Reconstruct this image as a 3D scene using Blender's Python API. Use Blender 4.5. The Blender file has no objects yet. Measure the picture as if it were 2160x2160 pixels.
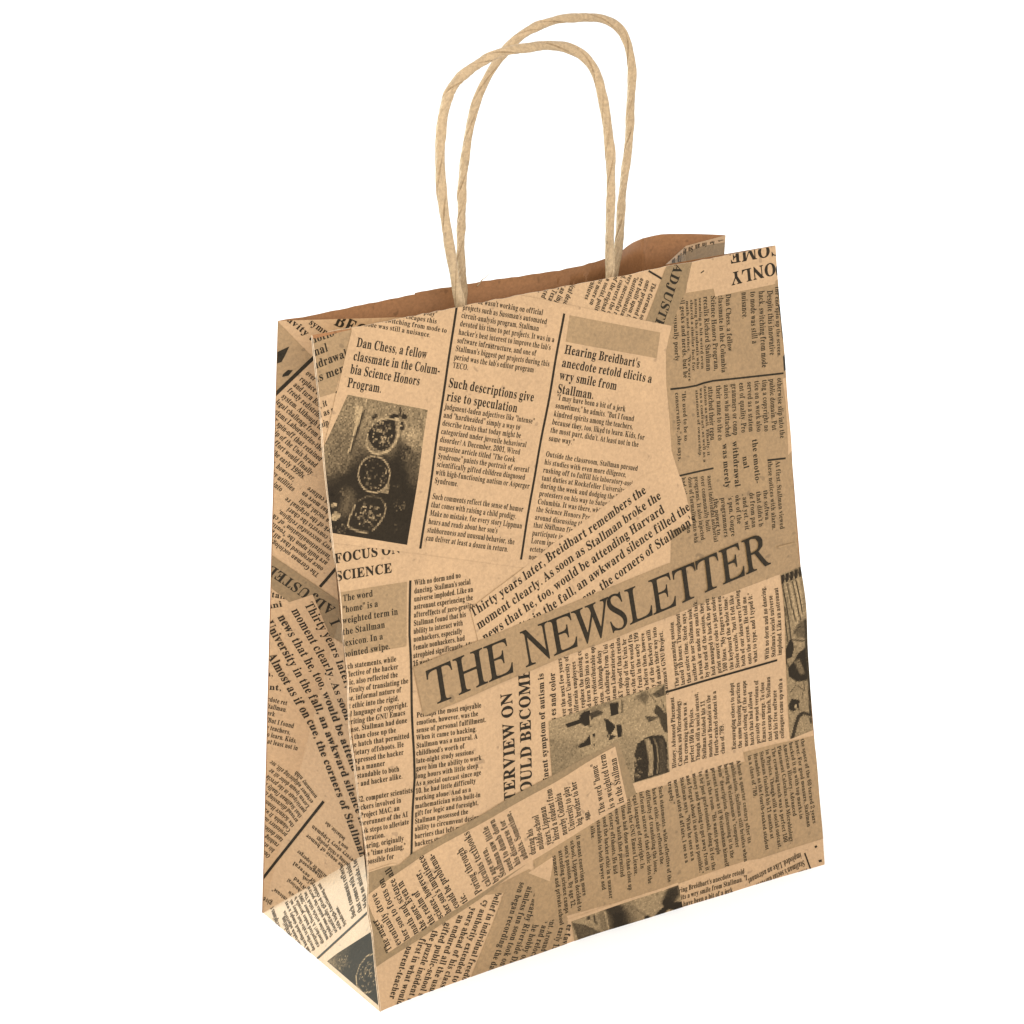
import bpy, math, random
import numpy as np
from mathutils import Matrix, Vector
CM = 0.01
scene = bpy.context.scene
COL = scene.collection

# ------------------------------------------------------------------ camera
cam_data = bpy.data.cameras.new('camera'); cam_data.sensor_width = 36; cam_data.lens = 99.2191
cam_data.clip_start = .02; cam_data.clip_end = 100
cam = bpy.data.objects.new('camera', cam_data); COL.objects.link(cam)
cam.matrix_world = Matrix([[0.838796, 0.198328, -0.507037, -0.488807], [-0.543771, 0.25886, -0.798313, -0.713069], [-0.027077, 0.945335, 0.324976, 0.450327], [0, 0, 0, 1]])
scene.camera = cam

# ------------------------------------------------------------------ light: a white studio, one big cool lamp overhead
world = bpy.data.worlds.new('World'); scene.world = world; world.use_nodes = True
bg = world.node_tree.nodes['Background']; bg.inputs[0].default_value = (1, .995, .985, 1); bg.inputs[1].default_value = 1.36
def area(name, loc, target, size, watts, colour):
    l = bpy.data.lights.new(name, 'AREA'); l.shape = 'SQUARE'; l.size = size; l.energy = watts; l.color = colour
    o = bpy.data.objects.new(name, l); COL.objects.link(o); o.location = loc
    o.rotation_euler = (Vector(target) - Vector(loc)).to_track_quat('-Z', 'Y').to_euler()
    return o
area('softbox_overhead', (-.55, .75, 1.5), (-.05, .04, .05), .7, 5, (.86, .93, 1.0))
area('softbox_back_left', (-1.0, 1.42, .42), (-.08, .04, .02), .55, 23, (.90, .99, .88))
area('softbox_front', (-.30, -.60, .48), (-.03, .02, .12), .35, 3.7, (1.0, .96, .89))
vs = scene.view_settings
vs.view_transform = 'Standard'; vs.look = 'None'; vs.exposure = 0; vs.gamma = 1; vs.use_curve_mapping = False

# ------------------------------------------------------------------ materials
def material(name, col, vary=.10, fleck=.18, rough=.45, spec=.38, tint=None, scale=1.0, bump=.12):
    m = bpy.data.materials.new(name); m.use_nodes = True
    nt = m.node_tree; N = nt.nodes; L = nt.links; b = N['Principled BSDF']
    tc = N.new('ShaderNodeTexCoord')
    def noise(s, det=3, dist=0):
        n = N.new('ShaderNodeTexNoise'); n.inputs['Scale'].default_value = s; n.inputs['Detail'].default_value = det
        n.inputs['Distortion'].default_value = dist; L.new(tc.outputs['Object'], n.inputs['Vector']); return n
    n1 = noise(55 * scale, 4); n2 = noise(950 * scale, 2, .6); n3 = noise(320 * scale, 1)
    r1 = N.new('ShaderNodeMapRange'); r1.inputs[1].default_value = .3; r1.inputs[2].default_value = .7
    r1.inputs[3].default_value = 1 - vary; r1.inputs[4].default_value = 1 + vary; L.new(n1.outputs[0], r1.inputs[0])
    r2 = N.new('ShaderNodeMapRange'); r2.inputs[1].default_value = .3; r2.inputs[2].default_value = .7
    r2.inputs[3].default_value = 1 - fleck; r2.inputs[4].default_value = 1 + fleck; L.new(n2.outputs[0], r2.inputs[0])
    mu = N.new('ShaderNodeMath'); mu.operation = 'MULTIPLY'; L.new(r1.outputs[0], mu.inputs[0]); L.new(r2.outputs[0], mu.inputs[1])
    # sparse dark fibres
    r3 = N.new('ShaderNodeMapRange'); r3.inputs[1].default_value = .70; r3.inputs[2].default_value = .76
    r3.inputs[3].default_value = 1; r3.inputs[4].default_value = .72; L.new(n3.outputs[0], r3.inputs[0])
    mu2 = N.new('ShaderNodeMath'); mu2.operation = 'MULTIPLY'; L.new(mu.outputs[0], mu2.inputs[0]); L.new(r3.outputs[0], mu2.inputs[1])
    sc = N.new('ShaderNodeVectorMath'); sc.operation = 'SCALE'; sc.inputs[0].default_value = col
    L.new(mu2.outputs[0], sc.inputs['Scale']); L.new(sc.outputs[0], b.inputs['Base Color'])
    b.inputs['Roughness'].default_value = rough; b.inputs['Specular IOR Level'].default_value = spec
    bp = N.new('ShaderNodeBump'); bp.inputs['Strength'].default_value = bump; bp.inputs['Distance'].default_value = .0004
    L.new(n2.outputs[0], bp.inputs['Height'])
    nb = noise(22, 2); bp2 = N.new('ShaderNodeBump'); bp2.inputs['Strength'].default_value = .45; bp2.inputs['Distance'].default_value = .004
    L.new(nb.outputs[0], bp2.inputs['Height']); L.new(bp.outputs[0], bp2.inputs['Normal']); L.new(bp2.outputs[0], b.inputs['Normal'])
    return m
def halftone(name, dark, light, lo, hi, rough=.45, spec=.15):
    m = material(name, dark, rough=rough, spec=spec)
    nt = m.node_tree; N = nt.nodes; L = nt.links; b = N['Principled BSDF']
    tc = N.new('ShaderNodeTexCoord'); n = N.new('ShaderNodeTexNoise'); n.inputs['Scale'].default_value = 700; n.inputs['Detail'].default_value = 3
    big = N.new('ShaderNodeTexNoise'); big.inputs['Scale'].default_value = 70; big.inputs['Detail'].default_value = 4
    L.new(tc.outputs['Object'], n.inputs['Vector']); L.new(tc.outputs['Object'], big.inputs['Vector'])
    ad = N.new('ShaderNodeMath'); ad.operation = 'ADD'; L.new(n.outputs[0], ad.inputs[0]); L.new(big.outputs[0], ad.inputs[1])
    r = N.new('ShaderNodeMapRange'); r.inputs[1].default_value = lo; r.inputs[2].default_value = hi; L.new(ad.outputs[0], r.inputs[0])
    mx = N.new('ShaderNodeMix'); mx.data_type = 'RGBA'; mx.inputs[6].default_value = (*dark, 1); mx.inputs[7].default_value = (*light, 1)
    L.new(r.outputs[0], mx.inputs[0]); L.new(mx.outputs[2], b.inputs['Base Color'])
    return m
PAPER = (.374, .234, .121); GREY = (.243, .151, .070); INK = (.020, .0145, .008)
MAT = {
 'paper': material('kraft_paper', PAPER, .05, .10),
 'inside': material('kraft_paper_inside_shaded', (.245, .115, .048), .08, .12, spec=.15),  # same kraft, with the interior's shade and warm bounce put into the colour
 'grey_brown': material('taupe_print_brown', (.236, .145, .066), .05, .14),
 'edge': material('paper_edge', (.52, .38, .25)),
 'grey': material('taupe_print', GREY, .05, .14),
 'grey_warm': material('taupe_print_warm', (.246, .151, .068), .05, .14),
 'grey_dark': material('taupe_print_dark', (.186, .117, .052), .05, .14),
 'ink': material('printed_ink', INK, .15, .3, spec=.10),
 'photo_soft': halftone('photo_print_soft', (.10, .066, .036), (.25, .168, .088), .85, 1.15),
 'photo_mid': halftone('photo_print_mid', (.045, .032, .018), (.235, .155, .08), .75, 1.12),
 'photo_pale': halftone('photo_print_pale', (.19, .125, .064), (.29, .195, .10), .8, 1.15),
 'photo_dark': halftone('photo_print_dark', (.022, .018, .014), (.15, .10, .06), 1.02, 1.35),
 'photo_light': material('photo_print_light', (.30, .205, .11), .15, .3),
 'cord': material('twisted_paper_cord', (.345, .243, .140), .08, .18, rough=.45, spec=.25),
}
NTONE = 12
for k_ in range(NTONE):
    t_ = (k_ / (NTONE - 1)) ** 2.0
    MAT['tone_%d' % k_] = material('halftone_ink', tuple(a + (b - a) * t_ for a, b in zip((.020, .0145, .009), (.33, .228, .122))), .05, .10, spec=.05)

# ---- shape of the bag, centimetres -------------------------------------------------
PW, PH = 18.0, 22.34
FBL=(-9.21,.03,0.); FBR=(9.19,-.05,0.); FTL=(-8.99,2.68,22.16); FTR=(8.99,2.68,22.21)
BBL=(-8.97,8.5,0.); BBR=(8.97,8.5,0.); BTL=(-8.88,5.05,22.09); BTR=(8.89,5.32,22.09)
APL=(-6.62,4.25,3.54); APR=(6.62,4.25,3.54); VTL=(-5.17,2.70,22.09); VTR=(4.82,3.24,22.09)
def lerp3(a,b,t): return (a[0]+(b[0]-a[0])*t,a[1]+(b[1]-a[1])*t,a[2]+(b[2]-a[2])*t)
def front(u,v):
    a=u/PW; b=v/PH
    p=lerp3(lerp3(FBL,FBR,a),lerp3(FTL,FTR,a),b)
    ac=min(max(a,0),1); bc=min(max(b,0),1)
    d=-.15*math.exp(-((v-3.85)/1.15)**2)*math.exp(-max(u,0)/7.0)          # fold of the base, strongest at the corner
    d+=.36*math.sin(math.pi*ac**.8)*math.exp(-max(v,0)/2.2)              # foot drawn in
    d+=-.10*math.sin(math.pi*ac)*math.sin(math.pi*bc)                    # slight belly
    d+=.022*math.sin(.9*u+.5*v)*math.sin(.45*v+1)+.015*math.sin(1.7*u-.35*v)*math.sin(math.pi*ac)
    d+=.03*math.sin(1.9*u+1.0*v+.5)*math.sin(.8*v)*math.sin(math.pi*ac)+.025*math.sin(.6*u-1.3*v)*math.sin(math.pi*bc)
    e=2*ac-1
    return (p[0]-.15*math.exp(-((v-3.7)/.8)**2)*max(1-ac,0)**7+(.05*math.sin(.75*v+.8)+.02*math.sin(2.1*v))*e**5*math.sin(math.pi*bc),p[1]+d,p[2])
def v3(a,b): return (b[0]-a[0],b[1]-a[1],b[2]-a[2])
def vlen(a): return math.sqrt(a[0]*a[0]+a[1]*a[1]+a[2]*a[2])
def third(p2,q2,P,Q,X,side):
    # unfolds X beside the edge p2-q2 (2D) keeping its true lengths
    d=vlen(v3(P,Q)); a=vlen(v3(P,X)); b=vlen(v3(Q,X))
    t=(a*a-b*b+d*d)/(2*d); h=math.sqrt(max(a*a-t*t,0))*side
    ex=((q2[0]-p2[0])/d,(q2[1]-p2[1])/d)
    return (p2[0]+ex[0]*t-ex[1]*h,p2[1]+ex[1]*t+ex[0]*h)
VMR=(6.95,5.0,22.07)
def unfold_gusset(BB,BT,AP,VT,FB,FT,s,M=None):
    c={}
    c['BB']=(0.,0.); c['BT']=(0.,vlen(v3(BB,BT)))
    if M: c['M']=third(c['BB'],c['BT'],BB,BT,M,s); c['VT']=third(c['BB'],c['M'],BB,M,VT,s)
    else: c['VT']=third(c['BB'],c['BT'],BB,BT,VT,s)
    c['AP']=third(c['BB'],c['VT'],BB,VT,AP,s)
    c['FB']=third(c['BB'],c['AP'],BB,AP,FB,s)
    c['FT']=third(c['AP'],c['VT'],AP,VT,FT,s)
    c['FF']=third(c['AP'],c['FT'],AP,FT,FB,s)      # foot of the front half, unfolded separately
    return c
GL=unfold_gusset(BBL,BTL,APL,VTL,FBL,FTL,-1)
GR=unfold_gusset(BBR,BTR,APR,VTR,FBR,FTR,1,VMR)
def tris_of(g,BB,BT,AP,VT,FB,FT,M=None):
    t={'lo':((g['BB'],g['VT'],g['AP']),(BB,VT,AP)),'tri':((g['BB'],g['AP'],g['FB']),(BB,AP,FB)),
       'fu':((g['AP'],g['VT'],g['FT']),(AP,VT,FT)),'fl':((g['AP'],g['FT'],g['FF']),(AP,FT,FB))}
    if M: t['up']=((g['BB'],g['BT'],g['M']),(BB,BT,M)); t['mid']=((g['BB'],g['M'],g['VT']),(BB,M,VT))
    else: t['up']=((g['BB'],g['BT'],g['VT']),(BB,BT,VT))
    return t
TL=tris_of(GL,BBL,BTL,APL,VTL,FBL,FTL)
TR=tris_of(GR,BBR,BTR,APR,VTR,FBR,FTR,VMR)
def bary(t,q):
    (x0,y0),(x1,y1),(x2,y2)=t
    d=(y1-y2)*(x0-x2)+(x2-x1)*(y0-y2)
    a=((y1-y2)*(q[0]-x2)+(x2-x1)*(q[1]-y2))/d; b=((y2-y0)*(q[0]-x2)+(x0-x2)*(q[1]-y2))/d
    return a,b,1-a-b
def tri_map(T,q):
    a,b,c=bary(T[0],q); A,B,C=T[1]
    return tuple(a*A[i]+b*B[i]+c*C[i] for i in range(3))
def back_key(Ts,q):
    # which facet of the back half a point of the flat paper lies on (a fan round the back foot)
    if bary(Ts['lo'][0],q)[2]>=0: return 'lo'
    if 'mid' in Ts and bary(Ts['mid'][0],q)[2]>=0: return 'mid'
    return 'up'

# ---- the print, in centimetres on the flat paper of each panel
ART={}
ART['F']=[
('A',1,'grey_brown',[(14.185,21.531),(15.301,21.48),(15.341,21.181),(17.796,21.122),(18.012,21.171),(18.894,11.352),(18.656,11.07),(17.039,10.963),(12.565,10.59),(12.209,11.095),(12.487,12.542),(12.671,13.649),(12.468,18.076),(13.023,20.663)]),
('A',1.3,'grey_warm',[(14.694,16.33),(16.955,16.011),(16.833,14.018),(14.568,14.32)]),
('A',2,'paper',[(14.623,23.035),(18.076,22.634),(17.869,21.047),(17.789,21.038),(15.327,21.016),(15.285,21.299),(14.152,21.329)]),
('T', 2.5, ['ONLY'], (17.936, 21.774), (15.988, 21.695), None, 0, None, 'B', 0.92, 0.432),
('T', 2.5, ['COME'], (18.268, 22.436), (16.017, 22.44), None, 0, None, 'B', 0.92, 0.426),
('A',2.5,'ink',[(14.802,21.912),(14.932,21.975),(14.97,21.948),(14.823,21.88)]),
('A',1.5,'ink',[(17.947,20.865),(17.981,20.373),(18.043,20.363),(17.989,20.795)]),
('A',1.5,'photo_dark',[(17.909,20.342),(17.955,20.037),(17.972,19.651),(17.954,19.183),(18.0,19.046),(18.014,19.644),(18.026,20.196)]),
('A',1.5,'photo_dark',[(17.917,18.502),(17.916,17.987),(18.005,18.035),(17.998,18.573)]),
('A',1.5,'photo_dark',[(17.92,21.608),(17.961,21.306),(17.994,21.322),(17.991,21.63)]),
('A',1.5,'paper',[(17.84,17.744),(18.001,17.757),(17.992,15.181),(17.825,15.076),(17.904,16.915)]),
('T', 1.7, ['the end spin up the screen.'], (17.854, 20.943), (17.693, 18.522), None, 0, None, 'R', 0.92, 0.168),
('T', 1.5, ['The German sociologist', 'once proposed that all great', 'are built upon the "routin', '"institutionalization" of char', 'very successful religion, h', 'ed, converts the charis', 'ge of the original rev', 'into a social, politic', 'paratus more on', 'across cultures'], (12.842, 21.909), (12.159, 20.788), (10.768, 22.92), 0, 'The German so', 'R', 0.92, None),
('T', 1.5, ['a political descr', 'lence as an impo', 'UNIX 15 Texa', 'ds in a placed', 'of fruit fru'], (9.925, 22.838), (9.223, 21.783), (8.763, 23.176), 0, 'a political desc', 'R', 0.92, None),
('L',1.6,'ink',0.07,[(12.731,22.31),(13.309,21.896)]),
('A',2,'grey_dark',[(13.649,22.596),(14.537,22.463),(14.426,22.122),(14.136,21.363),(13.74,20.851),(13.45,20.3),(12.401,20.689)]),
('T', 2.5, ['ADJUSTED'], (13.848, 22.387), (12.868, 20.734), None, 0, 'ADJUST', 'B', 0.92, 0.358),
('T', 1.5, ['Despite this innovative', 'hack, switching from mode', 'to mode was still a', 'nuisance.'], (17.501, 20.865), (17.374, 18.635), (16.44, 20.982), 0, None, 'R', 0.92, None),
('T', 1.5, ['Dan Chess, a fellow', 'classmate in the Columbia', 'Science Honors Program,', 'recalls Richard Stallman'], (15.777, 21.026), (15.651, 19.076), (14.853, 21.092), 0, None, 'R', 0.92, None),
('T', 1.5, ['seeming a bit weird even', 'among the students who', 'shared a similar lust for', 'math and science. "We were'], (14.661, 21.09), (14.482, 18.688), (14.121, 21.066), 0, None, 'R', 0.92, None),
('T', 1.5, ['all geeks and nerds, but he', 'was unusually poorly'], (13.899, 21.247), (13.735, 18.503), (13.588, 21.299), 0, None, 'R', 0.8, None),
('L',1.6,'ink',0.065,[(13.152,18.248),(13.758,18.19),(14.215,18.174),(14.522,18.207),(14.928,18.214),(16.358,18.077),(17.88,17.93)]),
('T', 1.5, ['otherwise slip into the', 'public domain. Put', 'ting a copyright no', 'tice on a work also', 'served as a statem', 'ent of quality. Pro', 'grammers or comp', 'anies who attached', 'their name to the co', 'attached their repu'], (17.605, 17.81), (17.527, 15.698), (14.694, 18.05), 0, None, 'R', 0.92, None),
('T', 1.5, ['tations as well. Finally, it', 'was a contract, as well as a', 'statement of ownership.'], (14.521, 18.093), (14.452, 15.694), (14.164, 18.032), 0, None, 'R', 0.92, None),
('T', 1.5, ['"He used to be so', 'conservative," she says,'], (13.603, 18.094), (13.528, 16.396), (13.325, 18.092), 0, None, 'R', 0.8, None),
('L',1.6,'ink',0.065,[(13.104,15.265),(14.657,15.227)]),
('L',1.6,'ink',0.065,[(16.929,15.067),(17.698,14.989)]),
('T', 1.8, ['the emotio-'], (16.343, 15.896), (16.348, 14.347), None, 0, None, 'B', 0.92, 0.234),
('T', 1.8, ['nal'], (15.89, 15.381), (15.914, 14.948), None, 0, None, 'B', 0.92, 0.231),
('T', 1.8, ['withdrawal'], (15.53, 15.981), (15.497, 14.395), None, 0, None, 'B', 0.92, 0.231),
('T', 1.8, ['was merely'], (15.112, 15.97), (15.089, 14.426), None, 0, None, 'B', 0.92, 0.232),
('T', 1.5, ['At first, Stallman viewed', 'these notices with alarm.'], (17.279, 14.967), (17.243, 12.527), (16.943, 15.01), 0, None, 'R', 0.8, None),
('T', 1.5, ['the softwa', "that didn't b", 'de from pan', ', and yet, wit', 'oke of the', "'s pen, Congre", 'programmers', 'the power to'], (16.65, 14.061), (16.634, 13.0), (14.568, 14.165), 0, None, 'R', 0.92, None),
('T', 1.5, ['assert individual authorial', 'over communally built', 'programs. It also injected', 'dose of formality into wha', 'had otherwise been an'], (14.392, 15.01), (14.385, 12.693), (13.301, 15.169), 0, None, 'R', 0.92, None),
('A',3,'paper',[(7.422,22.409),(13.428,20.348),(13.245,19.909),(13.111,19.528),(13.0,18.427),(12.967,16.173),(13.174,15.397),(13.394,14.708),(13.564,13.531),(6.964,13.431),(-1.421,16.224),(-0.575,17.105),(0.596,20.312),(0.707,20.522),(1.382,22.202),(1.468,23.022),(6.07,23.104)]),
('T', 3.5, ['often needs "display"', 'hack often escapes this', 'hack, switching from mode to', 'mode was still a nuisance.'], (2.535, 22.827), (4.775, 21.582), (1.773, 22.359), 2, None, 'R', 0.92, None),
('T', 3.5, ['Dan Chess, a fellow', 'classmate in the Colum-', 'bia Science Honors', 'Program.'], (1.495, 21.722), (3.953, 20.898), (1.026, 20.522), 0, None, 'B', 0.92, None),
('L',3.5,'ink',0.085,[(5.24,22.375),(3.053,14.935)]),
('L',3.5,'ink',0.085,[(9.238,21.468),(6.688,13.808)]),
('T', 3.5, ["When he wasn't working on official", "projects such as Sussman's automated", 'circuit-analysis program, Stallman', 'devoted his time to pet projects. It was in a', "hacker's best interest to improve the lab's", 'software infrastructure, and one of', "Stallman's biggest pet projects during this", "period was the lab's editor program", 'TECO.'], (5.516, 22.484), (8.77, 20.59), (4.872, 20.453), 3, None, 'R', 0.92, None),
('T', 3.5, ['Such descriptions give', 'rise to speculation'], (4.633, 19.868), (7.76, 18.832), (4.515, 19.449), 0, None, 'B', 0.92, None),
('T', 3.5, ['judgment-laden adjectives like "intense"', 'and "hardheaded" simply a way to', 'describe traits that today might be', 'categorized under juvenile behavioral', 'disorder? A December, 2001, Wired', 'magazine article titled "The Geek', 'Syndrome" paints the portrait of several', 'scientifically gifted children diagnosed', 'with high-functioning autism or Asperger', 'Syndrome.'], (4.428, 19.194), (7.709, 18.091), (3.773, 16.919), 0, None, 'R', 0.92, None),
('T', 3.5, ['Such comments reflect the sense of humor', 'that comes with raising a child prodigy.', 'Make no mistake, for every story Lippman', "hears and reads about her son's", 'stubbornness and unusual behavior, she', 'can deliver at least a dozen in return.'], (3.636, 16.436), (6.974, 15.311), (3.273, 15.137), 0, None, 'R', 0.92, None),
('A',3.3,'grey',[(9.433,21.379),(12.949,20.207),(12.722,19.372),(9.194,20.544)]),
('T', 3.5, ["Hearing Breidbart's", 'anecdote retold elicits a', 'wry smile from', 'Stallman.'], (9.097, 20.178), (12.422, 18.586), (8.668, 18.961), 1, None, 'B', 0.92, None),
('T', 3.5, ['"I may have been a bit of a jerk', 'sometimes," he admits. "But I found', 'kindred spirits among the teachers,', 'because they, too, liked to learn. Kids, for', "the most part, didn't. At least not in the", 'same way."'], (8.63, 18.732), (11.931, 16.75), (8.202, 17.443), 3, None, 'R', 0.92, None),
('T', 3.5, ['Outside the classroom, Stallman pursued', 'his studies with even more diligence,', 'rushing off to fulfill his laboratory-assis', 'tant duties at Rockefeller University', 'during the week and dodging the Vietnam', 'protesters on his way to Saturday school at', 'Columbia. It was there, while the rest of', 'the Science Honors Program students sat', 'around discussing their college choices,', 'that Stallman finally took a moment to', 'participate in the preclass bull session.', 'Lorem ipsum dolor sit amet, con', 'ectetuer adipiscing elit, sed', 'nonummy nibh'], (8.036, 16.943), (11.522, 15.781), (6.971, 13.737), 0, None, 'R', 0.92, None),
('P',3.3,0.68,0.12,[(1.025,20.276),(3.819,19.281),(2.588,15.135),(-1.47,16.599)],[('f',0.5,0.5,1.0,[(0.436,19.371),(1.611,18.852),(1.547,18.269),(0.453,17.886),(-0.02,17.981)]),('f',0.06,0.4,1.0,[(-0.05,17.748),(0.861,18.014),(1.358,18.335),(1.611,18.257),(2.383,18.144),(2.667,18.537),(2.816,18.39),(2.927,17.712),(3.269,17.164),(3.647,16.812),(3.06,14.482),(-1.172,15.394),(-0.678,17.963)]),('f',0.42,0.22,1.0,[(0.652,17.4),(0.924,17.227),(0.95,16.894),(0.678,16.5),(0.382,16.47),(0.318,16.781),(0.52,17.128)]),('f',0.36,0.2,1.0,[(2.833,18.267),(3.377,17.982),(3.038,16.938),(2.823,17.132),(2.927,17.712)]),('f',0.82,0.25,1.0,[(3.448,18.505),(3.413,18.421),(3.337,18.358),(3.232,18.327),(3.114,18.332),(3.002,18.372),(2.912,18.441),(2.857,18.528),(2.846,18.622),(2.881,18.706),(2.955,18.769),(3.058,18.801),(3.175,18.797),(3.289,18.757),(3.38,18.688),(3.437,18.599)]),('s',0.15,0.05,1.0,[(1.528,19.667),(1.297,19.178),(1.096,18.801),(0.947,18.473)],0.1),('f',1.0,0.02,1.0,[(1.263,19.849),(1.349,19.871),(1.511,19.818),(1.534,19.725),(1.321,19.262),(1.211,19.149),(1.15,19.205),(1.183,19.377)]),('s',0.98,0.02,1.0,[(1.204,19.18),(1.054,18.809),(0.928,18.537),(0.846,18.449)],0.06),('s',0.6,0.04,1.0,[(0.845,18.434),(0.608,18.362),(0.489,18.177),(0.5,17.996),(0.612,17.855),(0.762,18.004),(0.847,18.166),(0.858,18.402)],0.04),('s',0.86,0.02,1.0,[(1.73,19.037),(1.534,18.747),(1.541,18.508),(1.685,18.332),(1.933,18.221),(2.231,18.246),(2.479,18.379),(2.655,18.658),(2.758,19.144),(2.582,19.221),(2.322,19.29),(2.054,19.274),(1.842,19.164),(1.73,19.037)],0.085),('f',0.04,0.02,1.0,[(1.63,18.967),(1.914,19.211),(2.251,19.252),(2.593,19.168),(2.609,18.963),(2.55,18.618),(2.311,18.359),(2.009,18.311),(1.765,18.46),(1.621,18.731)]),('d',0.92,56,3,0.11,(2.106,18.789),(0.367,-0.068),(-0.049,-0.407)),('f',0.07,0.02,1.0,[(2.394,19.336),(2.602,19.396),(2.755,19.323),(2.692,19.239),(2.485,19.248)]),('s',0.1,0.02,1.0,[(2.833,19.518),(2.834,19.368),(2.755,19.264)],0.06),('f',0.08,0.02,1.0,[(3.053,19.202),(3.041,19.17),(3.014,19.146),(2.978,19.134),(2.936,19.134),(2.897,19.149),(2.864,19.174),(2.845,19.207),(2.84,19.242),(2.852,19.274),(2.878,19.298),(2.915,19.311),(2.956,19.31),(2.996,19.296),(3.028,19.27),(3.048,19.238)]),('f',0.08,0.02,1.0,[(2.931,18.918),(2.918,18.866),(2.892,18.824),(2.858,18.8),(2.821,18.796),(2.787,18.813),(2.761,18.849),(2.747,18.898),(2.746,18.953),(2.759,19.005),(2.785,19.046),(2.818,19.071),(2.855,19.075),(2.889,19.058),(2.916,19.022),(2.931,18.973)]),('s',0.8,0.02,1.0,[(2.771,18.963),(2.905,18.953)],0.04),('f',0.09,0.02,1.0,[(1.81,19.422),(1.911,19.493),(2.013,19.512),(2.009,19.415),(1.894,19.339),(1.814,19.362)]),('s',0.8,0.02,1.0,[(1.872,19.441),(1.942,19.472)],0.025),('f',0.05,0.03,1.0,[(2.206,17.519),(2.14,17.313),(2.004,17.154),(1.818,17.066),(1.61,17.063),(1.413,17.145),(1.256,17.298),(1.164,17.5),(1.152,17.719),(1.219,17.923),(1.355,18.08),(1.541,18.167),(1.748,18.172),(1.944,18.092),(2.1,17.94),(2.192,17.739)]),('s',0.8,0.02,1.0,[(2.221,17.51),(2.192,17.385),(2.138,17.271),(2.06,17.174),(1.963,17.099),(1.851,17.051),(1.731,17.03),(1.607,17.04),(1.488,17.078),(1.378,17.142),(1.283,17.231),(1.208,17.338),(1.157,17.458),(1.132,17.587),(1.135,17.716),(1.165,17.84),(1.22,17.953),(1.298,18.049),(1.396,18.123),(1.507,18.171),(1.627,18.192),(1.749,18.183),(1.868,18.147),(1.978,18.083),(2.072,17.996),(2.147,17.89),(2.198,17.769),(2.223,17.64),(2.221,17.51)],0.06),('d',0.85,46,5,0.085,(1.679,17.618),(0.447,-0.084),(-0.056,-0.453)),('f',0.72,0.02,1.0,[(1.783,16.994),(1.992,17.095),(2.12,17.205),(2.171,17.226),(2.096,16.915)]),('f',0.05,0.03,1.0,[(0.971,16.8),(1.377,16.899),(1.757,16.765),(1.889,16.468),(1.755,16.133),(1.398,15.866),(1.012,15.951),(0.676,16.171),(0.741,16.488)]),('s',0.45,0.03,1.0,[(1.049,16.904),(1.319,16.964),(1.579,16.935),(1.828,16.811),(1.934,16.58)],0.05),('s',0.74,0.02,1.0,[(1.947,16.607),(1.947,16.457),(1.864,16.232),(1.678,16.027),(1.43,15.859)],0.06),('s',0.78,0.02,1.0,[(0.901,16.755),(0.71,16.494),(0.591,16.233),(0.612,16.124),(0.698,16.07),(0.943,15.92),(1.229,15.824)],0.065),('d',0.92,60,9,0.105,(1.32,16.386),(0.436,-0.087),(-0.043,-0.414)),('f',0.86,0.02,1.0,[(0.063,16.951),(0.166,17.005),(0.304,16.947),(0.279,16.863),(0.114,16.836)]),('f',0.86,0.02,1.0,[(0.041,16.598),(0.2,16.73),(0.379,16.59),(0.354,16.506),(0.164,16.395),(0.06,16.475)]),('d',0.62,44,11,0.055,(2.436,16.465),(0.213,-0.042),(-0.018,-0.178)),('d',0.55,40,12,0.06,(2.872,18.051),(0.198,-0.038),(-0.036,-0.261)),('d',0.06,26,22,0.09,(2.85,18.145),(0.182,-0.035),(-0.027,-0.204)),('d',0.6,26,13,0.08,(0.315,16.14),(0.254,-0.053),(-0.018,-0.162)),('d',0.6,9,14,0.09,(0.503,17.251),(0.063,-0.013),(-0.015,-0.117)),('d',0.45,16,15,0.05,(2.242,15.698),(0.05,-0.01),(-0.034,-0.33)),('d',0.45,10,16,0.05,(2.419,17.089),(0.194,-0.038),(-0.004,-0.03))]),
('A',1,'grey',[(-0.486,22.188),(1.414,22.28),(1.396,22.116),(0.608,20.414),(-0.036,20.365),(-0.156,20.346)]),
('T', 1.5, ['the emotio-'], (-0.89, 21.929), (0.924, 22.195), None, 0, None, 'B', 0.92, 0.236),
('T', 1.5, ['nal'], (0.043, 21.661), (0.535, 21.741), None, 0, None, 'B', 0.92, 0.271),
('T', 1.5, ['hdrawal'], (-0.049, 21.254), (1.184, 21.449), None, 0, None, 'B', 0.92, 0.263),
('T', 1.5, ['as merely'], (-0.093, 20.842), (1.494, 21.072), None, 0, None, 'B', 0.92, 0.263),
('T', 1.5, [', it'], (0.035, 20.027), (0.304, 20.069), None, 0, None, 'R', 0.92, 0.199),
('T', 1.5, ['l as r'], (0.007, 19.732), (0.52, 19.824), None, 0, None, 'R', 0.92, 0.201),
('T', 1.5, ['hip.'], (-0.01, 19.409), (0.342, 19.468), None, 0, None, 'R', 0.92, 0.202),
('A',1.5,'ink',[(0.611,20.435),(0.686,20.463),(0.69,20.378),(0.638,20.346)]),
('A',4,'paper',[(4.626,12.588),(11.647,15.574),(12.61,15.693),(13.279,15.201),(13.544,13.791),(12.651,13.463),(12.517,12.536),(12.389,11.389),(4.983,10.622)]),
('T', 4.5, ['Thirty years later, Breidbart remembers the', 'moment clearly. As soon as Stallman broke the', 'news that he, too, would be attending Harvard', 'University in the fall, an awkward silence filled the', "room. Almost as if on cue, the corners of Stallman's"], (4.696, 12.268), (11.819, 14.989), (5.448, 10.432), 0, None, 'B', 0.88, None),
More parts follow.
